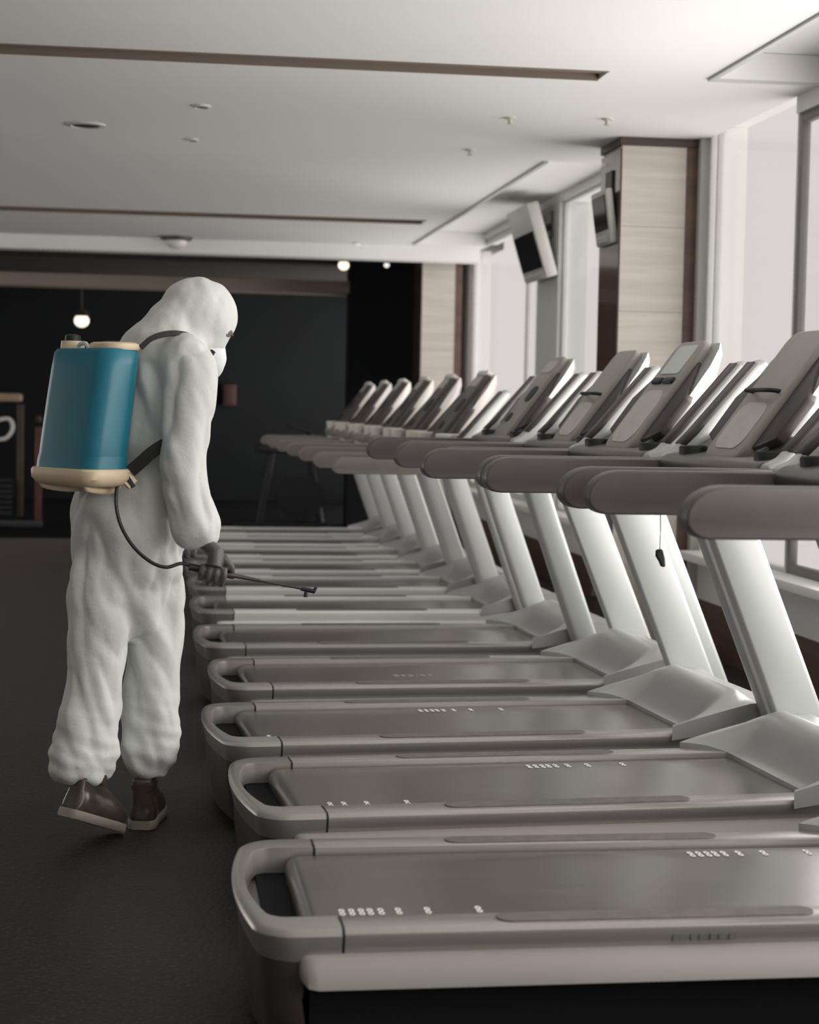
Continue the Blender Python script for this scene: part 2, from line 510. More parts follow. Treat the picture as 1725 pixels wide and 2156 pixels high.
column(1, 2.455, 2.885, 9.50, 9.94, 'nearer pale wood-clad column with brown side, small screen mounted on its left face')
column(2, 2.44, 2.83, 16.85, 17.35, 'farther pale wood-clad column at the edge of the dark room')

# ------------------------------------------------------------------ treadmills
CX, CY = 1.05, 0.2975   # local origin: centre of the base (mesh code uses hall x and depth behind the near rail)
_cache = {}

def part(name, key, fn, mat, parent, loc=(0, 0, 0)):
    if key not in _cache:
        me = fn()
        me.transform(Matrix.Translation((-CX, -CY, 0)))
        me.materials.append(M[mat])
        _cache[key] = me
    return link(name, _cache[key], None, parent, loc)

def rail_profile(side):
    # (y, z) of a side rail, near side; mirrored for the far side
    p = [(-0.062, 0.236), (-0.066, 0.242), (-0.074, 0.272), (-0.073, 0.278), (-0.067, 0.284), (-0.058, 0.287), (0.014, 0.288), (0.020, 0.285), (0.022, 0.262), (0.022, 0.236)]
    if side:
        p = [(0.595 - y, z) for y, z in p]
    return p

def rail_mesh(side, x0, x1):
    bm = bmesh.new()
    add_prism(bm, rail_profile(side), x0, x1, 'x')
    return finish(bm, 'side_rail', 30)

def pad_mesh(side):
    y0, y1 = (-0.048, 0.010) if side == 0 else (0.585, 0.643)
    yc, h = (y0 + y1) / 2, (y1 - y0) / 2
    poly = arc(0.70, yc, h, 270, 90, 8) + arc(1.30, yc, h, 90, -90, 8)
    poly = [(p[0] + (0.03 if p[0] < 0.7 else 0) * 0, p[1]) for p in poly]
    return prism_mesh('foot_pad', poly, 0.2865, 0.2905, 'z', 0.001, 1)

def belt_mesh():
    bm = bmesh.new()
    n, r, xr, zt = 12, 0.034, 0.325, 0.272
    prof = [(1.72, zt), (1.2, zt), (0.7, zt)] + arc(xr, zt - r, r, 90, 250, n)
    prof = [(p[0], p[1]) for p in prof]
    inner = [(x + (0.004 if i > 3 else 0), z - 0.006) for i, (x, z) in enumerate(prof)]
    ra = [[bm.verts.new((x, y, z)) for x, z in prof] for y in (0.042, 0.553)]
    for i in range(len(prof) - 1):
        bm.faces.new((ra[0][i], ra[0][i + 1], ra[1][i + 1], ra[1][i]))
    r2_ = bmesh.ops.extrude_face_region(bm, geom=bm.faces[:])
    for v in [e for e in r2_['geom'] if isinstance(e, bmesh.types.BMVert)]:
        v.co.z -= 0.004
    return finish(bm, 'belt', 40)

def cap_outline(ya, yb, xs, xb, bow, rc):
    """outline of the bowed rear end from the near arm round to the far arm"""
    pts = [(xs, ya)]
    yc = (ya + yb) / 2
    h = (yb - ya) / 2
    bw = lambda y: bow * (1 - ((y - yc) / h) ** 2)
    for k in range(9):
        a = math.radians(270 - 90 * k / 8)
        y = ya + rc + rc * math.sin(a)
        pts.append((xb + rc + rc * math.cos(a) - bw(y), y))
    for k in range(1, 10):
        y = ya + rc + (yb - ya - 2 * rc) * k / 10
        pts.append((xb - bw(y), y))
    for k in range(9):
        a = math.radians(180 - 90 * k / 8)
        y = yb - rc + rc * math.sin(a)
        pts.append((xb + rc + rc * math.cos(a) - bw(y), y))
    pts.append((xs, yb))
    return pts

def rear_cap_mesh():
    # U-shaped end cap: two arms that continue the rails and a bowed rear bar
    bm = bmesh.new()
    rings = []
    for z, ins in ((0.222, 0.012), (0.240, 0.008), (0.266, 0.001), (0.274, 0.0), (0.280, 0.003), (0.285, 0.009), (0.287, 0.018)):
        o = cap_outline(-0.074 + ins, 0.669 - ins, 0.358, 0.200 + ins, 0.038, 0.070)
        inn = cap_outline(0.022, 0.573, 0.358, 0.226, 0.038, 0.034)
        rings.append([(x, y, z) for x, y in o] + [(x, y, z) for x, y in reversed(inn)])
    rv = [[bm.verts.new(p) for p in ring] for ring in rings]
    n = len(rv[0])
    m = n // 2
    for a, b in zip(rv[:-1], rv[1:]):
        for i in range(n):
            bm.faces.new((a[i], a[(i + 1) % n], b[(i + 1) % n], b[i]))
    for ring in (rv[0], rv[-1]):
        for i in range(m - 1):
            bm.faces.new((ring[i], ring[i + 1], ring[n - 2 - i], ring[n - 1 - i]))
    return finish(bm, 'rear_cap', 32)

def rear_skirt_mesh():
    bm = bmesh.new()
    rings = []
    for z, ins in ((0.03, 0.040), (0.09, 0.026), (0.15, 0.017), (0.221, 0.013)):
        rings.append([(x, y, z) for x, y in cap_outline(-0.074 + ins, 0.669 - ins, 0.285, 0.200 + ins, 0.038, 0.065)])
    add_loft(bm, rings)
    return finish(bm, 'rear_skirt', 35)

def side_skirt_mesh(side):
    # lower side panel that flares outward under the rail
    s = (lambda y: y - 0.062) if side == 0 else (lambda y: 0.657 - y)
    prof = [(0.004, 0.240), (-0.016, 0.232), (-0.040, 0.200), (-0.043, 0.178), (0.02, 0.172), (0.02, 0.240)]
    bm = bmesh.new()
    rings = []
    for x, k in ((0.276, 0.25), (0.281, 0.6), (0.292, 0.9), (0.312, 1.0), (1.9, 1.0)):
        rings.append([(x, s(0.02 + (y - 0.02) * k), 0.240 - (0.240 - z) * (0.6 + 0.4 * k)) for y, z in prof])
    add_loft(bm, rings)
    return finish(bm, 'side_skirt', 40)

def base_mesh():
    bm = bmesh.new()
    add_box(bm, 0.30, 2.02, -0.03, 0.625, 0.05, 0.234)
    add_box(bm, 0.226, 0.30, 0.024, 0.571, 0.05, 0.230)  # black infill, puts the shade of the rear gap into the colour
    for x in (0.42, 1.85):
        for y in (0.0, 0.55):
            add_box(bm, x, x + 0.07, y, y + 0.05, 0.0, 0.05)
    return finish(bm, 'base_frame')

def roller_mesh():
    return tube_mesh('roller', [(0.325, 0.025, 0.238), (0.325, 0.57, 0.238)], 0.029, 14)

def hood_mesh():
    bm = bmesh.new()
    NX, NY = 26, 26
    ya, yb = -0.082, 0.677
    grid = []
    for j in range(NY + 1):
        t = j / NY
        y = ya + (yb - ya) * t
        e = min(t, 1 - t) * 2              # 0 at the sides, 1 in the middle
        w = max(0.0, 1 - e / 0.30)         # wing weight
        w = w * w * (3 - 2 * w)
        xb = 1.595 + 0.085 * (1 - w) - (0.035 * w if t > 0.5 else 0)
        xf = 2.02
        row = []
        for i in range(NX + 1):
            u = i / NX
            x = xb + (xf - xb) * u
            # long section: quick rise, ridge, shallow drop, front lip
            wing = 0.300 + 0.080 * min(1, (x - 1.56) / 0.30) ** 0.9 if x > 1.56 else 0.300
            mid = 0.284 + 0.126 * math.sin(min(1.0, u / 0.50) * math.pi / 2) ** 1.5
            if u > 0.50:
                mid -= 0.045 * min(1, (u - 0.50) / 0.2)
            z = mid * (1 - w) + wing * w
            if u > 0.93:
                z -= 0.05 * ((u - 0.93) / 0.07) ** 2
            row.append(Vector((x, y, z)))
        grid.append(row)
    vv = [[bm.verts.new(p) for p in row] for row in grid]
    for a, b in zip(vv[:-1], vv[1:]):
        for i in range(NX):
            bm.faces.new((a[i], a[i + 1], b[i + 1], b[i]))
    # skirt down to the lower edge
    def low(p):
        u = (p.x - 1.56) / 0.46
        return Vector((p.x, p.y, min(p.z - 0.004, 0.262 + 0.062 * max(0, min(1, u)) * (1 if (p.y < 0.0 or p.y > 0.60) else 0.2))))
    def wallstrip(line):
        lo = [bm.verts.new(low(v.co)) for v in line]
        for i in range(len(line) - 1):
            bm.faces.new((line[i], line[i + 1], lo[i + 1], lo[i]))
    wallstrip(vv[0]); wallstrip(vv[-1])
    wallstrip([r[0] for r in vv]); wallstrip([r[-1] for r in vv])
    bmesh.ops.remove_doubles(bm, verts=bm.verts[:], dist=1e-5)
    return finish(bm, 'motor_hood', 42)

def hood_base_mesh():
    bm = bmesh.new()
    add_prism(bm, [(1.62, 0.16), (1.62, 0.262), (1.70, 0.275), (1.97, 0.312), (2.0, 0.29), (2.0, 0.10), (1.7, 0.10)], -0.06, 0.655, 'y')
    return finish(bm, 'hood_base', 30)

def upright_mesh(side, kind):
    # leaning post: section in (x, y), rounded leading edge and a flat fairing behind a seam
    y0 = -0.142 if side == 0 else 0.679
    d = 0.058
    if kind == 'A':
        L, w0, w1 = [(1.575, 1.09), (1.645, 0.92), (1.87, 0.375), (1.965, 0.14), (1.99, 0.03)], 0.160, 0.170
    else:
        L, w0, w1 = [(1.52, 0.985), (1.575, 0.82), (1.765, 0.29), (1.82, 0.14), (1.85, 0.03)], 0.118, 0.128
    bm = bmesh.new()
    rings = []
    for k, (x, z) in enumerate(L):
        w = w0 + (w1 - w0) * k / (len(L) - 1)
        sec = []
        for q in range(9):                      # leading rounded edge
            a = math.radians(90 + 180 * q / 8)
            q_ = 0.012 if kind == 'A' else 0.030
            sec.append((q_ + q_ * math.cos(a), d / 2 + d / 2 * math.sin(a)))
        for q in range(7):
            a = math.radians(-90 + 180 * q / 6)
            sec.append((w - 0.020 + 0.020 * math.cos(a), d / 2 + d / 2 * math.sin(a)))
        rings.append([(x + a, y0 + b, z) for a, b in sec])
    add_loft(bm, rings)
    return finish(bm, 'upright', 40)

def handrail_mesh(side, kind):
    y0 = -0.118 if side == 0 else 0.666
    if kind == 'A':
        xt, zb, zt, xe = 1.0, 1.052, 1.157, 1.66
    else:
        xt, zb, zt, xe = 0.83, 0.965, 1.045, 1.60
    r1, r2_ = 0.62 * (zt - zb), 0.37 * (zt - zb)
    poly = arc(xt + r1 * 1.25, zt - r1, r1, 90, 180, 7)
    poly = [(xt + r1 * 1.25 + (p[0] - xt - r1 * 1.25) * 1.25, p[1]) for p in poly]
    poly += [(xt + r2_ * 1.2 + (p[0] - xt - r2_ * 1.2) * 1.2, p[1]) for p in arc(xt + r2_ * 1.2, zb + r2_, r2_, 180, 270, 5)]
    poly += [(xe, zb), (xe + 0.02, zt)]
    bm = bmesh.new()
    add_prism(bm, poly, y0, y0 + 0.066)
    bmesh.ops.recalc_face_normals(bm, faces=bm.faces[:])
    es = [e for e in bm.edges if abs(e.verts[0].co.y - e.verts[1].co.y) < 1e-4]
    bmesh.ops.bevel(bm, geom=es, offset=0.013, segments=3, profile=0.5, affect='EDGES', clamp_overlap=True)
    return finish(bm, 'handrail', 50)

def arm_mesh(side, kind):
    # silver fairing that rises from the handrail to the console
    y0 = -0.112 if side == 0 else 0.672
    dz = 0 if kind == 'A' else -0.07
    poly = [(1.475, 1.128), (1.478, 1.166), (1.520, 1.186), (1.575, 1.240), (1.765, 1.452), (1.790, 1.463), (1.812, 1.450), (1.812, 1.425), (1.690, 1.275), (1.715, 1.18), (1.725, 1.07), (1.60, 1.04), (1.56, 1.10)]
    if kind == 'B':
        poly = [(x - 0.10, z) for x, z in poly]
    return prism_mesh('arm_fairing', [(x, z + dz) for x, z in poly], y0, y0 + 0.054, 'y', 0.012, 3, 50)

def arm_grip_mesh(side, kind):
    y0 = -0.1135 if side == 0 else 0.6705
    dz, dx = (0, 0) if kind == 'A' else (-0.07, -0.10)
    poly = [(1.535, 1.204), (1.575, 1.2445), (1.762, 1.4565), (1.772, 1.445), (1.590, 1.232), (1.552, 1.196)]
    return prism_mesh('arm_inlay', [(x + dx, z + dz) for x, z in poly], y0, y0 + 0.057, 'y', 0.003, 1, 50)

# console: built in a tilted frame: s along the slope (0 bottom - 0.42 top), y across, n outwards
CON_O, CON_T = Vector((1.545, 0, 1.185)), Vector((0.60, 0, 0.80)).normalized()
CON_N = Vector((-CON_T.z, 0, CON_T.x))
def con(kind):
    return CON_O if kind == 'A' else CON_O + Vector((-0.125, 0, -0.055))

def con_prism(name, poly_sy, n0, n1, kind, bev=0.006, seg=2):
    """outline in (s, y), thickness n0..n1 along the outward normal"""
    bm = bmesh.new()
    o = con(kind)
    def pt(s, y, n):
        v = o + CON_T * s + CON_N * n
        return (v.x, y, v.z)
    a = [bm.verts.new(pt(s, y, n0)) for s, y in poly_sy]
    b = [bm.verts.new(pt(s, y, n1)) for s, y in poly_sy]
    bm.faces.new(a); bm.faces.new(list(reversed(b)))
    m = len(poly_sy)
    for i in range(m):
        bm.faces.new((a[i], a[(i + 1) % m], b[(i + 1) % m], b[i]))
    bmesh.ops.recalc_face_normals(bm, faces=bm.faces[:])
    if bev:
        es = [e for e in bm.edges if len(e.link_faces) == 2 and e.calc_face_angle(0) > 0.7]
        bmesh.ops.bevel(bm, geom=es, offset=bev, segments=seg, profile=0.5, affect='EDGES', clamp_overlap=True)
    return finish(bm, name, 45)

def rrect(s0, s1, y0, y1, r, n=4):
    p = arc(s1 - r, y1 - r, r, 0, 90, n) + arc(s0 + r, y1 - r, r, 90, 180, n) + arc(s0 + r, y0 + r, r, 180, 270, n) + arc(s1 - r, y0 + r, r, 270, 360, n)
    return p

def shell_mesh(kind):
    # curved back of the console
    o = con(kind)
    bm = bmesh.new()
    rings = []
    for s, h, d in ((-0.02, 0.10, 0.03), (0.04, 0.19, 0.075), (0.2, 0.24, 0.10), (0.34, 0.225, 0.085), (0.41, 0.19, 0.055), (0.435, 0.16, 0.03)):
        ring = []
        for k in range(17):
            a = math.pi * k / 16
            v = o + CON_T * s + CON_N * (-0.012 - d * math.sin(a))
            ring.append((v.x, 0.32 + h * math.cos(a), v.z))
        rings.append(ring)
    add_loft(bm, rings)
    return finish(bm, 'back_shell', 50)

def tray_mesh(kind):
    dx, dz = (0, 0) if kind == 'A' else (-0.11, -0.06)
    bm = bmesh.new()
    add_prism(bm, [(1.47, 1.118), (1.462, 1.15), (1.485, 1.172), (1.56, 1.185), (1.66, 1.24), (1.70, 1.20), (1.66, 1.10), (1.56, 1.085)], -0.06, 0.674, 'y')
    bmesh.ops.translate(bm, verts=bm.verts[:], vec=(dx, 0, dz))
    bmesh.ops.recalc_face_normals(bm, faces=bm.faces[:])
    es = [e for e in bm.edges if len(e.link_faces) == 2 and e.calc_face_angle(0) > 0.4]
    bmesh.ops.bevel(bm, geom=es, offset=0.008, segments=2, profile=0.5, affect='EDGES', clamp_overlap=True)
    return finish(bm, 'console_tray', 45)

def cup_mesh(y, kind):
    dx, dz = (0, 0) if kind == 'A' else (-0.115, -0.06)
    bm = bmesh.new()
    rings = []
    k_ = 1.0 if kind == 'A' else 1.55
    for z, r in ((1.085, 0.030 * k_), (1.10, 0.040 * k_), (1.195 + 0.05 * (k_ - 1), 0.046 * k_), (1.20 + 0.05 * (k_ - 1), 0.042 * k_), (1.19, 0.038 * k_), (1.12, 0.034 * k_)):
        rings.append([(1.545 + dx + r * math.cos(2 * math.pi * k / 16), y + r * math.sin(2 * math.pi * k / 16), z + dz) for k in range(16)])
    add_loft(bm, rings)
    return finish(bm, 'cup_holder', 50)

def rack_mesh(kind):
    # black wire lip that holds a magazine on the panel
    o = con(kind)
    def pt(s, y, n):
        v = o + CON_T * s + CON_N * n
        return (v.x, y, v.z)
    return tube_mesh('reading_rack', smooth_path([pt(0.215, 0.235, 0.0), pt(0.200, 0.230, 0.03), pt(0.190, 0.25, 0.045), pt(0.188, 0.32, 0.048), pt(0.190, 0.39, 0.045), pt(0.200, 0.410, 0.03), pt(0.215, 0.405, 0.0)], 4), 0.0065, 8)

def mark_mesh():
    # one small printed figure: a double ring like a figure eight
    bm = bmesh.new()
    for cy in (0.0115, -0.0115):
        n = 10
        o = [bm.verts.new((0.0068 * math.cos(2 * math.pi * k / n), cy + 0.0135 * math.sin(2 * math.pi * k / n), 0)) for k in range(n)]
        i = [bm.verts.new((0.0022 * math.cos(2 * math.pi * k / n), cy + 0.0040 * math.sin(2 * math.pi * k / n), 0)) for k in range(n)]
        for k in range(n):
            bm.faces.new((o[k], o[(k + 1) % n], i[(k + 1) % n], i[k]))
    return finish(bm, 'belt_mark', 0)

def treadmill(i, y, dx, kind, variant, label, near_marks=(), far_marks=()):
    th = math.radians(YAWS[i])
    px_, py_ = 0.21 - CX, -CY                  # near rear corner of the deck stays put
    t = empty('treadmill', (0.21 + dx - (px_ * math.cos(th) - py_ * math.sin(th)), y - (px_ * math.sin(th) + py_ * math.cos(th)), 0), label, 'treadmill', 'row of treadmills facing the windows')
    t.rotation_euler = (0, 0, th)
    detail = i < 5
    part('base_frame', 'base', base_mesh, 'dark_floor', t)
    b = part('belt', 'belt', belt_mesh, 'belt', t)
    part('roller', 'roller', roller_mesh, 'dark_floor', t)
    for s in (0, 1):
        r = part('side_rail', 'rail%d%s' % (s, kind), lambda: rail_mesh(s, 0.364, 1.80), 'rail' if kind == 'A' else 'pale_cover', t)
        p = part('foot_pad', 'pad%d' % s, lambda: pad_mesh(s), 'pad', r)
        part('side_skirt', 'skirt%d%s' % (s, kind), lambda: side_skirt_mesh(s), 'skirt' if kind == 'A' else 'pale_cover', t)
        part('upright', 'up%d%s' % (s, kind if i < 4 else 'B'), lambda: upright_mesh(s, kind if i < 4 else 'B'), 'upright', t)
        part('handrail', 'hr%d%s' % (s, kind), lambda: handrail_mesh(s, kind), 'grip' if kind == 'A' else 'grip2', t, (HR[i], 0, 0))
        a = part('arm_fairing', 'arm%d%s' % (s, kind), lambda: arm_mesh(s, kind), 'silver', t)
        part('arm_inlay', 'inl%d%s' % (s, kind), lambda: arm_grip_mesh(s, kind), 'wing', a)
    part('rear_cap', 'cap', rear_cap_mesh, 'rail', t)
    part('rear_skirt', 'rskirt', rear_skirt_mesh, 'wing', t)
    h = part('motor_hood', 'hood', hood_mesh, 'silver', t)
    part('hood_base', 'hoodb', hood_base_mesh, 'pad', h)
    part('console_tray', 'tray' + kind, lambda: tray_mesh(kind), 'console_dark' if kind == 'A' else 'console', t)
    for q, yy in enumerate((0.020, 0.580)):
        part('cup_holder', 'cup%d%s' % (q, kind), lambda: cup_mesh(yy, kind), 'black' if kind == 'A' else 'white_plastic', t)
    # console
    cm = 'console' if kind == 'A' else 'console_dark'
    part('back_shell', 'shell' + kind, lambda: shell_mesh(kind), 'silver' if kind == 'A' else 'white_plastic', t)
    c = part('console_panel', 'panel' + kind, lambda: con_prism('console_panel', rrect(-0.03, 0.43, 0.185, 0.455, 0.05), -0.02, 0.018, kind, 0.012, 3), cm, t)
    for q, (ya, yb) in enumerate(((0.075, 0.190), (0.450, 0.565))):
        sgn = 1 if q == 0 else -1
        edge, inn = (ya, yb) if q == 0 else (yb, ya)
        part('side_wing', 'wing%d%s' % (q, kind), lambda: con_prism('side_wing', [(0.02, inn), (0.06, edge), (0.20, edge - sgn * 0.006), (0.355, inn)], -0.03, 0.002, kind, 0.006), 'wing' if kind == 'A' else 'console_dark', t)
    if variant == 'rack':
        part('keypad', 'keypad' + kind, lambda: con_prism('keypad', rrect(0.005, 0.165, 0.225, 0.415, 0.045), 0.017, 0.0205, kind, 0.0), 'keypad', c)
        part('reading_rack', 'rack' + kind, lambda: rack_mesh(kind), 'black', c)
    elif variant == 'screen':
        part('keypad', 'keypadS' + kind, lambda: con_prism('keypad', rrect(0.0, 0.215, 0.215, 0.425, 0.06), 0.017, 0.0205, kind, 0.0), 'keypad', c)
        part('screen', 'screen' + kind, lambda: con_prism('screen', rrect(0.285, 0.405, 0.235, 0.405, 0.012), 0.017, 0.0205, kind, 0.0), 'screen', c)
        for q in (0, 1):
            part('phone_slot', 'slot%d%s' % (q, kind), lambda: con_prism('phone_slot', rrect(0.243, 0.268, 0.222 + 0.105 * q, 0.312 + 0.105 * q, 0.008), 0.016, 0.026, kind, 0.003, 1), 'black', c)
    else:
        part('screen', 'screen2' + kind, lambda: con_prism('screen', rrect(0.335, 0.40, 0.23, 0.41, 0.02), 0.017, 0.0205, kind, 0.0), 'keypad', c)
        part('speaker', 'hole1' + kind, lambda: con_prism('speaker', rrect(0.17, 0.255, 0.225, 0.33, 0.035), 0.016, 0.022, kind, 0.0), 'black', c)
        part('speaker', 'hole2' + kind, lambda: con_prism('speaker', rrect(0.055, 0.105, 0.335, 0.41, 0.022), 0.016, 0.022, kind, 0.0), 'black', c)
    if kind == 'B':
        part('top_trim', 'ttrim', lambda: con_prism('top_trim', rrect(0.405, 0.438, 0.20, 0.44, 0.015), -0.022, 0.024, kind, 0.005), 'white_plastic', c)
    # seam rings where the caps meet the rails, printed figures on the belt
    if detail:
        for s in (0, 1):
            part('rail_seam', 'seam%d' % s, lambda: rail_mesh(s, 0.357, 0.365).copy(), 'black', t).scale = (1, 0.999, 0.998)
        for x in near_marks:
            link('belt_mark', MARK, None, b, (x - CX, 0.095 - CY, 0.2729))
        for x in far_marks:
            link('belt_mark', MARK, None, b, (x - CX, 0.505 - CY, 0.2729))
    return t

HR = [0.01, -0.065, -0.055, -0.065, -0.02, 0, 0, 0, 0, 0, 0]
YAWS = [0.3, 3.8, 4.2, 3.2, 2.2, 1.5, 1.2, 1.0, 1.0, 1.0, 1.0]   # the machines stand a little askew
MARK = mark_mesh()
MARK.materials.append(M['mark'])
steps = (0.0, 0.020, 0.040, 0.058, 0.080, 0.116, 0.176, 0.282)
def run(x0, n=8): return [x0 + s for s in steps[8 - n:]]

TY = [3.446, 4.414, 5.36, 6.42, 7.52, 8.75, 9.85, 10.90, 11.95, 12.98, 14.01]
TM = []
T = [
    ('A', 'rack', 0.0, 'nearest grey treadmill, cut off by the right and bottom edges of the photo'),
    ('A', 'rack', 0.055, 'second treadmill from the camera, taupe console with black wire reading rack at the right edge'),
    ('A', 'screen', 0.005, 'third treadmill from the camera, console with a pale framed screen at its top'),
    ('A', 'rack', 0.045, 'fourth treadmill from the camera, plain taupe console just below the nearer wood column'),
    ('A', 'holes', 0.0, 'fifth treadmill from the camera, rounded console with black openings before the grey pier'),
    ('B', 'holes', 0.0, 'sixth treadmill from the camera, first of the far group with long pale handrails'),
    ('B', 'holes', 0.0, 'seventh treadmill from the camera, dark console under the far wood column'),
    ('B', 'holes', 0.0, 'eighth treadmill from the camera, dark console left of the far wood column'),
    ('B', 'holes', 0.0, 'third treadmill from the far end of the row, dark console'),
    ('B', 'holes', 0.0, 'second treadmill from the far end of the row, dark console'),
    ('B', 'holes', 0.0, 'farthest treadmill, the last of the row against the dark room'),
]
near_runs = {0: run(0.375), 1: run(0.315, 4), 2: [0.345]}
far_runs = {0: run(1.235), 1: run(1.04), 2: run(0.915)}
for i, (kind, var, dx, lab) in enumerate(T):
    TM.append(treadmill(i, TY[i], dx, kind, var, lab, near_runs.get(i, ()), far_runs.get(i, ())))

# worn dark emblem on the side of the nearest rail, faded print on the fourth belt
bm = bmesh.new()
x = 1.02
for w in (0.030, 0.012, 0.016, 0.012, 0.016, 0.014):
    add_box(bm, x, x + w, -0.0722, -0.066, 0.2480, 0.2620)
    x += w + 0.006
me = finish(bm, 'emblem', 0)
me.transform(Matrix.Translation((-CX, -CY, 0)))
link('emblem', me, 'emblem', TM[0])
bm = bmesh.new()
x = 0.86
for w in (0.022, 0.018, 0.022, 0.010, 0.022, 0.018):
    add_box(bm, x, x + w, 0.21, 0.27, 0.2722, 0.2727)
    x += w + 0.008
me = finish(bm, 'belt_print', 0)
me.transform(Matrix.Translation((-CX, -CY, 0)))
link('belt_print', me, 'faint', [c for c in TM[3].children if c.name.startswith('belt')][0])
# safety key hanging on its cord from the nearest treadmill's far handrail
cord = tube_mesh('safety_cord', smooth_path([(1.196, 0.70, 1.06), (1.199, 0.705, 1.02), (1.20, 0.71, 0.965)], 4), 0.0014, 6)
cord.transform(Matrix.Translation((-CX, -CY, 0)))
co = link('safety_cord', cord, 'keypad', TM[0])
clip = prism_mesh('safety_clip', [(1.190, 0.966), (1.205, 0.968), (1.212, 0.945), (1.214, 0.925), (1.204, 0.924), (1.198, 0.938), (1.190, 0.950)], 0.702, 0.716, 'y', 0.003, 1)
clip.transform(Matrix.Translation((-CX, -CY, 0)))
link('safety_clip', clip, 'black', co)

# ------------------------------------------------------------------ the person
FAC = math.radians(38)
Fv = Vector((math.cos(FAC), math.sin(FAC), 0))
Rv = Vector((math.sin(FAC), -math.cos(FAC), 0))   # the person's right

def ell(c, a, b, n=24, tilt=0.0, F=Fv, R=Rv):
    c = Vector(c)
    return [c + R * (a * math.cos(2 * math.pi * k / n)) + F * (b * math.sin(2 * math.pi * k / n)) + Vector((0, 0, tilt * b * math.sin(2 * math.pi * k / n))) for k in range(n)]

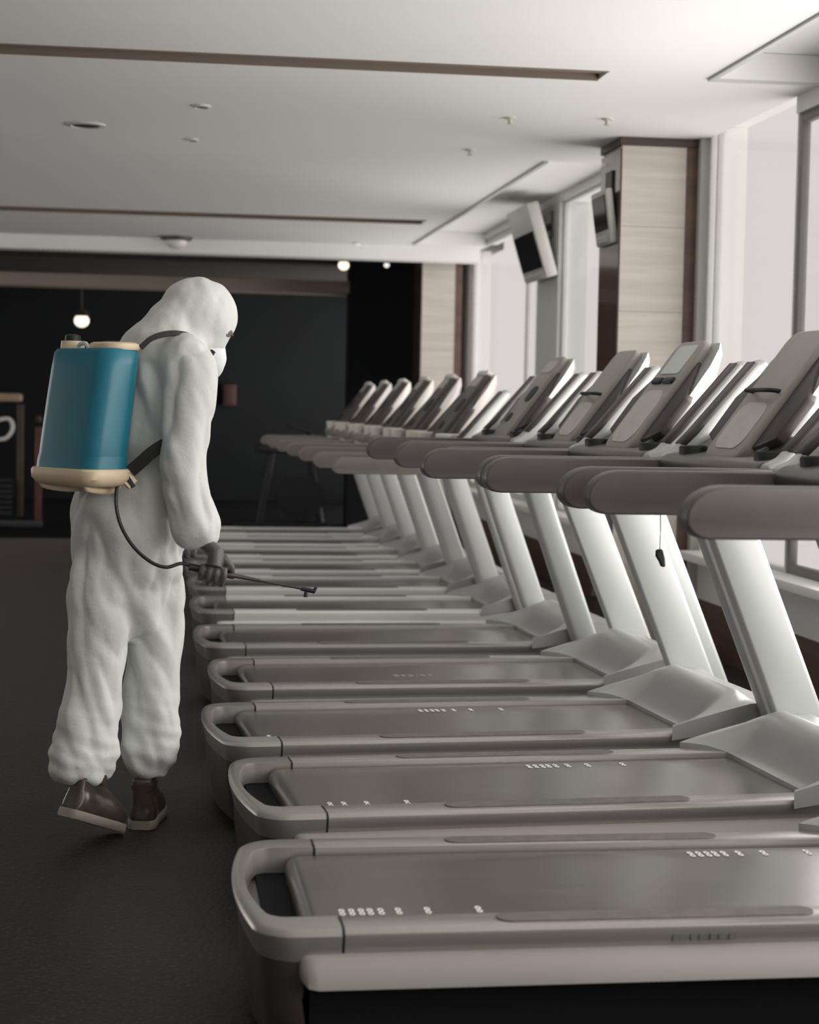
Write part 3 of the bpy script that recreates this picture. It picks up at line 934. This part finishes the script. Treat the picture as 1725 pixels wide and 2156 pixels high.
def person_mesh():
    bm = bmesh.new()
    # trunk
    add_loft(bm, [ell((-0.098, 5.42, 0.575), 0.045, 0.045), ell((-0.098, 5.42, 0.62), 0.095, 0.085), ell((-0.098, 5.42, 0.70), 0.140, 0.120), ell((-0.098, 5.42, 0.79), 0.175, 0.150), ell((-0.092, 5.42, 0.90), 0.195, 0.170),
                  ell((-0.088, 5.42, 0.98), 0.195, 0.165), ell((-0.072, 5.42, 1.10), 0.185, 0.142), ell((-0.052, 5.42, 1.25), 0.192, 0.135),
                  ell((-0.035, 5.42, 1.36), 0.205, 0.135), ell((-0.020, 5.425, 1.43), 0.195, 0.125), ell((0.000, 5.43, 1.475), 0.150, 0.110),
                  ell((0.035, 5.435, 1.515), 0.100, 0.095), ell((0.065, 5.44, 1.56), 0.080, 0.085)])
    # head in its hood: leaning forward and down
    Hf = Vector((math.cos(math.radians(20)), math.sin(math.radians(20)), 0))
    Hr = Vector((Hf.y, -Hf.x, 0))
    tiltv = (Hf * 0.90 - Vector((0, 0, 0.43))).normalized()   # where the face looks
    upv = Hr.cross(tiltv).normalized()
    hc = Vector((0.112, 5.445, 1.565))
    add_ellipsoid(bm, hc, (Hr, tiltv, upv), (0.093, 0.122, 0.112))
    add_ellipsoid(bm, hc + tiltv * 0.030 - upv * 0.055, (Hr, tiltv, upv), (0.076, 0.092, 0.085))
    # hood drape behind the neck
    add_loft(bm, [ell((0.065, 5.44, 1.60), 0.075, 0.085), ell((0.03, 5.425, 1.55), 0.088, 0.085), ell((-0.01, 5.41, 1.505), 0.110, 0.095), ell((-0.03, 5.41, 1.46), 0.12, 0.10)])
    # right arm (nearest the camera) in a baggy sleeve
    add_tube(bm, smooth_path([(0.045, 5.33, 1.435), (0.083, 5.262, 1.395), (0.080, 5.225, 1.27), (0.062, 5.205, 1.14), (0.078, 5.200, 1.03), (0.105, 5.205, 0.935), (0.125, 5.210, 0.885)], 4),
             [r for r in [0.075, 0.079, 0.082, 0.084, 0.083, 0.082, 0.080, 0.078, 0.075, 0.073, 0.072, 0.072, 0.072, 0.071, 0.070, 0.070, 0.070, 0.071, 0.073, 0.075, 0.075, 0.070, 0.060, 0.050, 0.040]], 20)
    # left arm, on the far side
    add_tube(bm, smooth_path([(-0.10, 5.53, 1.42), (-0.140, 5.60, 1.37), (-0.10, 5.67, 1.22), (-0.03, 5.71, 1.10), (0.03, 5.72, 1.00), (0.065, 5.72, 0.93)], 4),
             [0.075, 0.078, 0.08, 0.08, 0.078, 0.075, 0.073, 0.071, 0.07, 0.07, 0.07, 0.07, 0.069, 0.068, 0.067, 0.066, 0.066, 0.064, 0.06, 0.05, 0.042], 20)
    # right leg (behind, heel lifting)
    add_tube(bm, smooth_path([(-0.145, 5.375, 0.90), (-0.165, 5.355, 0.70), (-0.185, 5.345, 0.52), (-0.192, 5.335, 0.38), (-0.228, 5.315, 0.23), (-0.238, 5.300, 0.155)], 4),
             [0.060, 0.085, 0.098, 0.104, 0.102, 0.098, 0.094, 0.090, 0.087, 0.085, 0.085, 0.086, 0.088, 0.090, 0.093, 0.096, 0.097, 0.094, 0.086, 0.074, 0.060], 22)
    # left leg (in front)
    add_tube(bm, smooth_path([(-0.045, 5.465, 0.90), (-0.024, 5.475, 0.70), (-0.012, 5.475, 0.52), (-0.018, 5.475, 0.38), (-0.028, 5.470, 0.24), (-0.018, 5.465, 0.145)], 4),
             [0.060, 0.085, 0.098, 0.105, 0.103, 0.099, 0.095, 0.091, 0.088, 0.086, 0.086, 0.087, 0.089, 0.090, 0.091, 0.091, 0.089, 0.085, 0.076, 0.064, 0.050], 22)
    me = finish(bm, 'person_raw')
    tmp = bpy.data.objects.new('person_tmp', me)
    COL.objects.link(tmp)
    rm = tmp.modifiers.new('remesh', 'REMESH')
    rm.mode = 'VOXEL'
    rm.voxel_size = 0.0085
    sm = tmp.modifiers.new('smooth', 'SMOOTH')
    sm.iterations = 9
    sm.factor = 0.5
    dg = bpy.context.evaluated_depsgraph_get()
    out = bpy.data.meshes.new_from_object(tmp.evaluated_get(dg))
    bpy.data.objects.remove(tmp)
    out.name = 'person'
    # folds of the loose fabric
    nrm = [v.normal.copy() for v in out.vertices]
    for v, n in zip(out.vertices, nrm):
        p = v.co
        qh = Vector((p.x * 16, p.y * 16, p.z * 9))
        d_head = 0.006 * noise.noise(qh) + 0.003 * noise.noise(qh * 2.3)
        q = Vector((p.x * 11 + p.z * 3.5, p.y * 11, p.z * 4.0))
        d_body = 0.017 * (abs(noise.noise(q)) - 0.25) * 1.6 + 0.005 * noise.noise(q * 2.7)
        q2 = Vector((p.x * 5, p.y * 5, p.z * 17 + p.x * 6))
        d_body += 0.010 * max(0, 1 - abs(p.z - 1.08) / 0.18) * noise.noise(q2)
        q3 = Vector((p.x * 7 + 3, p.y * 7, p.z * 30 + p.x * 8))
        d_body += 0.012 * max(0, 1 - abs(p.z - 0.24) / 0.20) * noise.noise(q3)
        k = min(1, max(0, (p.z - 1.46) / 0.08))
        d = d_body * (1 - k) + d_head * k
        v.co = p + n * d
    for p in out.polygons:
        p.use_smooth = True
    return out, hc, Hf, Hr, tiltv, upv

pm, hc, Hf, Hr, tv, upv = person_mesh()
# eye slot in the hood: the strip of skin between hood edge and mask
pm.materials.clear()
pm.materials.append(M['coverall'])
pm.materials.append(M['skin'])
for poly in pm.polygons:
    d = poly.center - hc
    if d.dot(tv) > 0.070 and -0.030 < d.dot(upv) < -0.008 and abs(d.dot(Hr)) < 0.068:
        poly.material_index = 1
person = link('person', pm, None)
tag(person, 'person in a white hooded coverall, mask and gloves, leaning forward while spraying', 'person')

def head_pt(f, r, u):
    return hc + tv * f + Hr * r + upv * u

# eyes and brows in the slot
for s in (1, -1):
    bm = bmesh.new()
    add_ellipsoid(bm, head_pt(0.103, 0.036 * s, -0.017), (Hr, tv, upv), (0.015, 0.010, 0.008), 12, 8)
    link('eye', finish(bm, 'eye', 60), 'eye', person)
# hood edge: gathered rim round the face
pts = []
for k in range(25):
    a = 2 * math.pi * k / 24
    r_, u_ = 0.070 * math.cos(a), 0.058 * math.sin(a) - 0.040
    f_ = 0.122 * math.sqrt(max(0.05, 1 - (r_ / 0.105) ** 2 - ((u_ + 0.01) / 0.125) ** 2)) + 0.001
    pts.append(head_pt(f_, r_, u_))
# mask: cup over nose and mouth, pointing down and forward
bm = bmesh.new()
rings = []
for k, (f_, s_) in enumerate(((0.050, 1.08), (0.085, 1.06), (0.110, 0.94), (0.128, 0.68), (0.136, 0.34))):
    rings.append([head_pt(f_, 0.058 * s_ * math.cos(2 * math.pi * i / 20), -0.090 - 0.008 * k + 0.060 * s_ * math.sin(2 * math.pi * i / 20)) for i in range(20)])
add_loft(bm, rings)
mask = link('face_mask', finish(bm, 'face_mask', 60), 'mask', person)
link('mask_valve', tube_mesh('mask_valve', [head_pt(0.066, 0.066, -0.090), head_pt(0.062, 0.062, -0.122)], [0.008, 0.009], 10), 'strap', mask)

def remeshed(bm, name, voxel, it):
    me = finish(bm, name)
    tmp = bpy.data.objects.new('tmp', me)
    COL.objects.link(tmp)
    rm = tmp.modifiers.new('remesh', 'REMESH')
    rm.mode = 'VOXEL'
    rm.voxel_size = voxel
    sm = tmp.modifiers.new('smooth', 'SMOOTH')
    sm.iterations = it
    dg = bpy.context.evaluated_depsgraph_get()
    out = bpy.data.meshes.new_from_object(tmp.evaluated_get(dg))
    bpy.data.objects.remove(tmp)
    out.materials.clear()
    for p in out.polygons:
        p.use_smooth = True
    return out

def glove(grip, h, n, v, wrist, length=1.0):
    """hand closed on a rod: grip = point on the rod, h along the rod (index side), n outwards, v up"""
    grip, h, n, v = Vector(grip), Vector(h).normalized(), Vector(n).normalized(), Vector(v).normalized()
    bm = bmesh.new()
    P = lambda a, b, c: grip + h * a + n * b + v * c
    w = Vector(wrist)
    add_tube(bm, [w + (w - P(0, 0.02, 0.05)) * 0.5, w, P(0.0, 0.022, 0.052), P(0.0, 0.030, 0.012)], [0.030, 0.031, 0.036, 0.036], 14, squash=0.72, up_hint=tuple(n))
    for k, (a, r, ln) in enumerate(((0.034, 0.0100, 1.0), (0.012, 0.0105, 1.08), (-0.010, 0.0100, 1.0), (-0.031, 0.0088, 0.86))):
        add_tube(bm, smooth_path([P(a * 0.9, 0.030, 0.014), P(a, 0.034, -0.006 * ln), P(a, 0.022, -0.026 * ln), P(a, -0.004, -0.031 * ln), P(a * 0.96, -0.020, -0.014 * ln), P(a * 0.95, -0.019, 0.004 * ln)], 4),
                 [r * q for q in [1.05] * 8 + [1.0] * 8 + [0.9] * 3 + [0.75, 0.6]], 10)
    add_tube(bm, smooth_path([P(0.022, 0.026, 0.045), P(0.046, 0.024, 0.026), P(0.056, 0.006, 0.014), P(0.060, -0.014, 0.006)], 4),
             [0.0135, 0.0135, 0.013, 0.013, 0.0125, 0.012, 0.012, 0.0115, 0.011, 0.0105, 0.0098, 0.0085, 0.007], 10)
    return remeshed(bm, 'glove', 0.0032, 3)

wand_a, wand_b = Vector((0.085, 5.205, 0.822)), Vector((0.425, 5.205, 0.757))
wd = (wand_b - wand_a).normalized()
g = Vector((0.150, 5.205, 0.8095))
link('glove', glove(g, wd, (0.1, -1, 0.1), wd.cross(Vector((0, 1, 0))) * -1 if wd.cross(Vector((0, 1, 0))).z < 0 else wd.cross(Vector((0, 1, 0))), (0.128, 5.210, 0.893)), 'glove', person)
g2 = Vector((0.078, 5.72, 0.845))
link('glove', glove(g2, (1, 0.2, -0.1), (0, 1, 0), (0.1, 0, 1), (0.070, 5.72, 0.925)), 'glove', person)

def shoe(heel, toe, width, name_label=None):
    """ankle-high leather shoe from heel point to toe point (sole line)"""
    heel, toe = Vector(heel), Vector(toe)
    d = toe - heel
    L = d.length
    d.normalize()
    s = d.cross(Vector((0, 0, 1))).normalized()
    u = s.cross(d).normalized()
    P = lambda a, b, c: heel + d * (a * L) + s * b + u * c
    prof = [(0.0, 0.55), (0.05, 0.82), (0.15, 0.92), (0.35, 0.86), (0.55, 0.95), (0.72, 1.0), (0.86, 0.86), (0.95, 0.58), (1.0, 0.22)]
    out = [(a, k * width / 2) for a, k in prof]
    ring = [(a, b) for a, b in out] + [(a, -b) for a, b in reversed(out)]
    bm = bmesh.new()
    add_loft(bm, [[P(a, b * 1.04, 0.001) for a, b in ring], [P(a, b * 1.10, 0.006) for a, b in ring], [P(a, b * 1.10, 0.024) for a, b in ring], [P(a, b * 1.04, 0.028) for a, b in ring]])
    sole = finish(bm, 'sole', 40)
    bm = bmesh.new()
    add_loft(bm, [[P(a, b * 0.98, 0.024) for a, b in ring], [P(0.01 + a * 0.985, b * 1.0, 0.045) for a, b in ring],
                  [P(0.02 + a * 0.93, b * 0.90, 0.068) for a, b in ring], [P(0.02 + a * 0.74, b * 0.76, 0.088) for a, b in ring],
                  [P(0.02 + a * 0.50, b * 0.70, 0.115) for a, b in ring], [P(0.02 + a * 0.42, b * 0.72, 0.155) for a, b in ring]])
    upper = remeshed(bm, 'shoe', 0.006, 4)
    bm = bmesh.new()
    add_loft(bm, [[P(0.02 + a * 0.455, b * 0.77, 0.118) for a, b in ring], [P(0.02 + a * 0.45, b * 0.78, 0.138) for a, b in ring]])
    collar = finish(bm, 'collar', 40)
    o = link('shoe', upper, 'leather', person)
    link('sole', sole, 'sole', o)
    link('collar', collar, 'leather', o)
    return o
shoe((-0.268, 5.215, 0.088), (-0.108, 5.365, 0.002), 0.096)
shoe((-0.048, 5.40, 0.0), (-0.005, 5.655, 0.0), 0.092)

# ------------------------------------------------------------------ knapsack sprayer
TC = Vector((-0.208, 5.285, 0))
spr = empty('knapsack_sprayer', (TC.x, TC.y, 1.04), 'blue knapsack sprayer with cream base, worn on the back, black hose and wand', 'sprayer')
spr.rotation_euler = (0, 0, 0)
def sp(name, me, mat, parent=None):
    if parent is None:
        me.transform(Matrix.Translation((-TC.x, -TC.y, -1.04)))
        return link(name, me, mat, spr)
    me.transform(Matrix.Translation((-TC.x, -TC.y, -1.04)))
    return link(name, me, mat, parent)

def tank_ring(z, w, d, r, lean, n=6):
    # rounded rectangle across the back: w along Rv, d along Fv
    out = []
    hw, hd = w / 2, d / 2
    r = min(r, hd * 0.98)
    for sx, sy, a0 in ((1, 1, 0), (-1, 1, 90), (-1, -1, 180), (1, -1, 270)):
        for k in range(n + 1):
            a = math.radians(a0 + 90 * k / n)
            lx = sx * (hw - r) + r * math.cos(a)
            ly = sy * (hd - r) + r * math.sin(a)
            p = Vector((TC.x, TC.y, z)) + Rv * lx + Fv * (ly + lean)
            out.append(p)
    return out

bm = bmesh.new()
LV = lambda z: 0.150 * (z - 1.28)         # the tank leans with the back
zz = [(1.100, 0.292, 0.146), (1.112, 0.298, 0.152), (1.20, 0.298, 0.152), (1.30, 0.297, 0.150), (1.40, 0.295, 0.146), (1.440, 0.292, 0.142), (1.450, 0.280, 0.130)]
add_loft(bm, [tank_ring(z, w, d, 0.055, LV(z)) for z, w, d in zz])
tank = sp('tank', finish(bm, 'tank', 40), 'tank')
# moulded foot of the tank: shallow arched relief near the bottom
bm = bmesh.new()
add_loft(bm, [tank_ring(z, w, d, 0.055, LV(z)) for z, w, d in ((1.103, 0.301, 0.155), (1.125, 0.3015, 0.1555), (1.140, 0.299, 0.153))])
sp('tank_rib', finish(bm, 'tank_rib', 40), 'tank')
bm = bmesh.new()
add_loft(bm, [tank_ring(z, w, d, 0.05, -0.002 + LV(1.1)) for z, w, d in ((1.052, 0.250, 0.120), (1.060, 0.290, 0.155), (1.075, 0.314, 0.172), (1.098, 0.316, 0.174), (1.104, 0.308, 0.166))])
base = sp('base_tray', finish(bm, 'base_tray', 40), 'cream')
# foot bracket under the tray
bp = lambda r, f, z: Vector((TC.x, TC.y, z)) + Rv * r + Fv * f
bm = bmesh.new()
for rr in (-0.125, 0.10):
    add_tube(bm, smooth_path([bp(rr, -0.080, 1.062), bp(rr * 0.9, -0.065, 1.046), bp(rr * 0.75, 0.02, 1.038), bp(rr * 0.7, 0.07, 1.058)], 4), 0.010, 8)
sp('bracket', finish(bm, 'bracket', 50), 'cream', None)
# cream shoulder of the tank and the filler cap
bm = bmesh.new()
add_loft(bm, [tank_ring(z, w, d, 0.05, LV(1.45) + 0.012) for z, w, d in ((1.447, 0.145, 0.118), (1.452, 0.150, 0.122), (1.464, 0.146, 0.118), (1.469, 0.132, 0.104))])
top = finish(bm, 'top_lid', 40)
top.transform(Matrix.Translation(Rv * 0.070))
sp('top_lid', top, 'cream')
bm = bmesh.new()
for z0, z1, r in ((1.448, 1.452, 0.037), (1.452, 1.474, 0.036)):
    add_loft(bm, [[bp(-0.102 + q * math.cos(2 * math.pi * k / 20), LV(1.45) - 0.012 + q * math.sin(2 * math.pi * k / 20), z) for k in range(20)] for z, q in ((z0, r), (z1, r * 0.94))])
cap = sp('filler_cap', finish(bm, 'filler_cap', 40), 'cream')
bm = bmesh.new()
add_loft(bm, [[bp(-0.102 + q * math.cos(2 * math.pi * k / 14), LV(1.45) - 0.012 + q * math.sin(2 * math.pi * k / 14), z) for k in range(14)] for z, q in ((1.474, 0.024), (1.490, 0.022), (1.494, 0.012))])
sp('cap_knob', finish(bm, 'cap_knob', 40), 'black')
sp('carry_handle', tube_mesh('carry_handle', smooth_path([bp(-0.055, 0.0, 1.446), bp(-0.050, 0.0, 1.462), bp(-0.02, 0.0, 1.466), bp(0.0, 0.0, 1.448)], 4), 0.006, 8), 'white_plastic')

def strap_mesh(name, pts, w, th):
    bm = bmesh.new()
    pts = smooth_path(pts, 5)
    rings = []
    for i, p in enumerate(pts):
        t = (pts[min(i + 1, len(pts) - 1)] - pts[max(i - 1, 0)]).normalized()
        side = t.cross(Vector((0.35, -0.90, 0.25))).normalized()
        nn = side.cross(t).normalized()
        rings.append([p + side * (w / 2) + nn * th, p - side * (w / 2) + nn * th, p - side * (w / 2) - nn * th, p + side * (w / 2) - nn * th])
    add_loft(bm, rings)
    return finish(bm, name, 50)

sp('shoulder_strap', strap_mesh('shoulder_strap', [(-0.060, 5.235, 1.455), (-0.030, 5.245, 1.482), (0.010, 5.265, 1.497), (0.050, 5.29, 1.500), (0.085, 5.335, 1.490), (0.12, 5.40, 1.44)], 0.016, 0.004), 'strap')
sp('shoulder_strap', strap_mesh('shoulder_strap', [(-0.22, 5.40, 1.40), (-0.205, 5.45, 1.455), (-0.15, 5.51, 1.475), (-0.08, 5.56, 1.46), (-0.02, 5.58, 1.40)], 0.016, 0.004), 'strap')
ls = sp('waist_strap', strap_mesh('waist_strap', [(-0.085, 5.205, 1.098), (-0.055, 5.200, 1.125), (-0.022, 5.198, 1.155), (0.012, 5.200, 1.178)], 0.036, 0.006), 'strap')
sp('buckle', strap_mesh('buckle', [(-0.112, 5.203, 1.088), (-0.092, 5.200, 1.072), (-0.078, 5.199, 1.058)], 0.034, 0.006), 'cream')
sp('buckle_pin', strap_mesh('buckle_pin', [(-0.100, 5.193, 1.088), (-0.086, 5.192, 1.068), (-0.076, 5.192, 1.052)], 0.011, 0.005), 'strap')
hose = [(-0.108, 5.225, 1.090), (-0.121, 5.205, 1.060), (-0.126, 5.195, 1.010), (-0.112, 5.188, 0.945), (-0.075, 5.182, 0.882), (-0.025, 5.180, 0.838), (0.020, 5.184, 0.822), (0.060, 5.196, 0.832), (0.085, 5.205, 0.826)]
sp('hose', tube_mesh('hose', smooth_path(hose, 6), 0.0052, 10), 'hose')
wn = sp('wand', tube_mesh('wand', [wand_a, wand_a.lerp(wand_b, 0.38), wand_a.lerp(wand_b, 0.40), wand_a.lerp(wand_b, 0.60), wand_a.lerp(wand_b, 0.62), wand_b], [0.0115, 0.0115, 0.007, 0.005, 0.0034, 0.0034], 10), 'wand')
bm = bmesh.new()
add_tube(bm, [wand_b - wd * 0.012, wand_b + wd * 0.016, wand_b + wd * 0.030], [0.006, 0.007, 0.007], 10)
add_tube(bm, [wand_b + wd * 0.004, wand_b + wd * 0.002 + Vector((0, 0, -0.022))], [0.005, 0.007], 8)
add_tube(bm, [wand_b + wd * 0.026, wand_b + wd * 0.028 + Vector((0.006, 0, 0.012))], [0.006, 0.004], 8)
sp('nozzle', finish(bm, 'nozzle', 50), 'black')

# ------------------------------------------------------------------ screens, lamps, ceiling fittings
def television(loc, w, h, depth, tilt, label, wall_x):
    t = empty('television', loc, label, 'television')
    R = Matrix.Rotation(tilt, 4, 'Y')
    def add(name, me, mat, rot_=True, parent=None):
        if rot_: me.transform(R)
        return link(name, me, mat, parent or t)
    add('casing', box_mesh('casing', 0.0, depth, -w / 2, w / 2, -h / 2, h / 2, 0.012, 2), 'tv_shell')
    add('screen', box_mesh('screen', -0.006, 0.004, -w / 2 + 0.03, w / 2 - 0.03, -h / 2 + 0.08, h / 2 - (0.20 if h > 0.5 else 0.03), 0.003, 1), 'tv_glass')
    add('speaker_bar', box_mesh('speaker_bar', -0.012, 0.002, -w / 2 + 0.06, w / 2 - 0.06, -h / 2 + 0.012, -h / 2 + 0.05, 0.004, 1), 'keypad')
    dx = wall_x - loc[0]
    b = add('wall_bracket', tube_mesh('wall_bracket', [(depth * 0.8, 0, 0.0), (dx * 0.7, 0, 0.10), (dx, 0, 0.16)], 0.02, 10), 'dark_bronze', False)
    add('mount_plate', box_mesh('mount_plate', dx - 0.012, dx, -0.07, 0.07, 0.06, 0.26, 0.003, 1), 'dark_bronze', False)
    return t
television((2.725, 13.34, 2.535), 0.78, 0.56, 0.09, math.radians(-17), 'grey television tilted down on a bracket, on the grey pier between windows', RX - 0.016)
television((2.405, 9.72, 2.36), 0.34, 0.30, 0.04, math.radians(-8), 'small dark screen mounted on the left face of the nearer wood column', 2.455)

def downlight(loc, r, label, lit=False):
    t = empty('ceiling_light', loc, label, 'ceiling light')
    bm = bmesh.new()
    add_loft(bm, [[(q * math.cos(2 * math.pi * k / 24), q * math.sin(2 * math.pi * k / 24), z) for k in range(24)] for z, q in ((0.0, r), (-0.008, r), (-0.012, r * 0.85), (-0.012, r * 0.78), (-0.002, r * 0.74))])
    link('ring', finish(bm, 'ring', 40), 'frame_light', t)
    bm = bmesh.new()
    add_loft(bm, [[(q * math.cos(2 * math.pi * k / 20), q * math.sin(2 * math.pi * k / 20), z) for k in range(20)] for z, q in ((-0.003, r * 0.72), (-0.008, r * 0.70), (-0.011, r * 0.45))])
    link('lens', finish(bm, 'lens', 40), 'bulb_white' if lit else 'dim', t)
    return t
downlight((-0.415, 9.83, CEIL), 0.105, 'large unlit recessed ceiling light above the person at the left')
downlight((0.186, 9.06, CEIL), 0.045, 'small unlit ceiling light nearer the camera, above the hood')
downlight((0.159, 10.22, CEIL), 0.035, 'small unlit ceiling light farther from the camera, above the hood')
downlight((1.771, 16.30, CEIL), 0.055, 'lit white ceiling light before the dark room', True)

def sprinkler(loc, label):
    t = empty('sprinkler', loc, label, 'sprinkler')
    bm = bmesh.new()
    add_loft(bm, [[(q * math.cos(2 * math.pi * k / 16), q * math.sin(2 * math.pi * k / 16), z) for k in range(16)] for z, q in ((0, 0.030), (-0.006, 0.028), (-0.008, 0.012), (-0.028, 0.010), (-0.030, 0.016), (-0.034, 0.016))])
    link('head', finish(bm, 'head', 40), 'keypad', t)
    return t
sprinkler((1.748, 9.03, CEIL), 'pale ceiling sprinkler left of the nearer wood column')
sprinkler((2.232, 8.94, CEIL), 'pale ceiling sprinkler just above the nearer wood column')
sprinkler((1.744, 10.20, CEIL), 'pale ceiling sprinkler farther back, above the television')

t = empty('dome_camera', (0.12, 16.25, CEIL), 'white ceiling dome above the hood at the edge of the dark room', 'dome')
bm = bmesh.new()
add_loft(bm, [[(q * math.cos(2 * math.pi * k / 24), q * math.sin(2 * math.pi * k / 24), z) for k in range(24)] for z, q in ((0, 0.145), (-0.025, 0.140), (-0.035, 0.105))])
link('mount_ring', finish(bm, 'mount_ring', 40), 'dim', t)
bm = bmesh.new()
add_loft(bm, [[(0.10 * math.cos(math.radians(a)) * math.cos(2 * math.pi * k / 24), 0.10 * math.cos(math.radians(a)) * math.sin(2 * math.pi * k / 24), -0.034 - 0.075 * math.sin(math.radians(a))) for k in range(24)] for a in (0, 15, 30, 45, 60, 75, 86)])
link('dome', finish(bm, 'dome', 60), 'white_plastic', t)

def pendant(loc, r, label, drop, mat='bulb'):
    t = empty('pendant_lamp', loc, label, 'lamp')
    bm = bmesh.new()
    add_ellipsoid(bm, (0, 0, 0), ((1, 0, 0), (0, 1, 0), (0, 0, 1)), (r, r, r * 0.9), 20, 12)
    link('bulb', finish(bm, 'bulb', 60), mat, t)
    bm = bmesh.new()
    add_loft(bm, [[(q * math.cos(2 * math.pi * k / 16), q * math.sin(2 * math.pi * k / 16), z) for k in range(16)] for z, q in ((r * 0.6, r * 1.15), (r * 1.5, r * 0.6), (r * 1.6, 0.01))])
    link('shade', finish(bm, 'shade', 40), 'dark_bronze', t)
    link('stem', tube_mesh('stem', [(0, 0, r * 1.5), (0, 0, drop)], 0.006, 8), 'dark_bronze', t)
    return t
pendant((1.80, 17.9, 2.70), 0.055, 'warm lit lamp at the dark ceiling left of the far column', 0.10)
pendant((2.21, 17.7, 2.70), 0.028, 'small dim lamp at the dark ceiling right beside the far column', 0.10, 'bulb_white')
pendant((-0.87, 19.0 + 0.9, 2.17), 0.080, 'warm lit round lamp hanging above the blue sprayer in the dark room', 0.63)

# ------------------------------------------------------------------ dark gym equipment
def bars(name, specs, mat, parent):
    for a, b, r in specs:
        link(name, tube_mesh(name, [a, b], r, 8), mat, parent)
wm = empty('weight_machine', (-1.35, 18.5, 0), 'dark cable weight machine with tan pad and red post, far left behind the sprayer', 'weight machine')
def box_part(name, mat, x0, x1, y0, y1, z0, z1, bev=0.01):
    return link(name, box_mesh(name, x0, x1, y0, y1, z0, z1, bev), mat, wm)
box_part('post', 'red_post', 0.085, 0.15, -0.05, 0.05, 0.03, 1.02)
box_part('post', 'brown_post', -0.10, -0.035, 0.0, 0.08, 0.10, 1.25)
box_part('base_beam', 'dim', -0.42, 0.16, -0.06, 0.06, 0.0, 0.07)
box_part('base_beam', 'dim', -0.42, -0.34, -0.45, 0.45, 0.0, 0.07)
box_part('top_pad', 'tan', -0.40, -0.05, -0.16, 0.16, 1.27, 1.36, 0.03)
for k in range(7):
    box_part('weight_plate', 'black', -0.36, -0.14, -0.10, 0.10, 0.12 + k * 0.055, 0.165 + k * 0.055, 0.005)
link('handle', tube_mesh('handle', smooth_path([(-0.30, -0.18, 1.08), (-0.16, -0.2, 1.10), (-0.125, -0.2, 1.0), (-0.20, -0.2, 0.90), (-0.36, -0.2, 0.90)], 4), 0.022, 8), 'white_plastic', wm)
bm = bmesh.new()
add_ellipsoid(bm, (0.118, -0.02, 1.10), ((1, 0, 0), (0, 1, 0), (0, 0, 1)), (0.035, 0.035, 0.045), 12, 8)
link('knob', finish(bm, 'knob', 60), 'pink_sign', wm)

eb = empty('exercise_bike', (1.25, 18.3, 0), 'dark exercise bike in the shadow left of the farthest treadmill posts', 'exercise bike')
bars('foot_bar', [((-0.5, -0.2, 0.04), (-0.5, 0.2, 0.04), 0.035), ((0.45, -0.2, 0.04), (0.45, 0.2, 0.04), 0.035)], 'black', eb)
bars('frame', [((-0.5, 0, 0.06), (0.45, 0, 0.06), 0.04), ((-0.25, 0, 0.06), (-0.12, 0, 0.80), 0.04), ((0.40, 0, 0.06), (0.25, 0, 0.95), 0.04)], 'black', eb)
link('flywheel', tube_mesh('flywheel', [(0.18, -0.04, 0.34), (0.18, 0.04, 0.34)], 0.24, 24), 'black', eb)
link('saddle', prism_mesh('saddle', [(-0.28, -0.11), (-0.24, -0.12), (0.02, -0.03), (0.06, 0), (0.02, 0.03), (-0.24, 0.12), (-0.28, 0.11)], 0.80, 0.88, 'z', 0.02), 'black', eb)
link('handlebar', tube_mesh('handlebar', smooth_path([(0.05, -0.22, 1.08), (0.26, -0.20, 1.02), (0.25, 0, 0.95), (0.26, 0.20, 1.02), (0.05, 0.22, 1.08)], 4), 0.018, 8), 'dim', eb)

sg = empty('wall_cabinet', (0.90, 23.86, 1.42), 'small dull red box on the dark back wall right of the person', 'wall box')
link('box', box_mesh('box', -0.09, 0.09, -0.06, 0.04, -0.15, 0.13, 0.008), 'pink_sign', sg)
link('box_door', box_mesh('box_door', -0.07, 0.07, -0.075, -0.058, -0.12, 0.10, 0.005), 'pink_sign', sg)
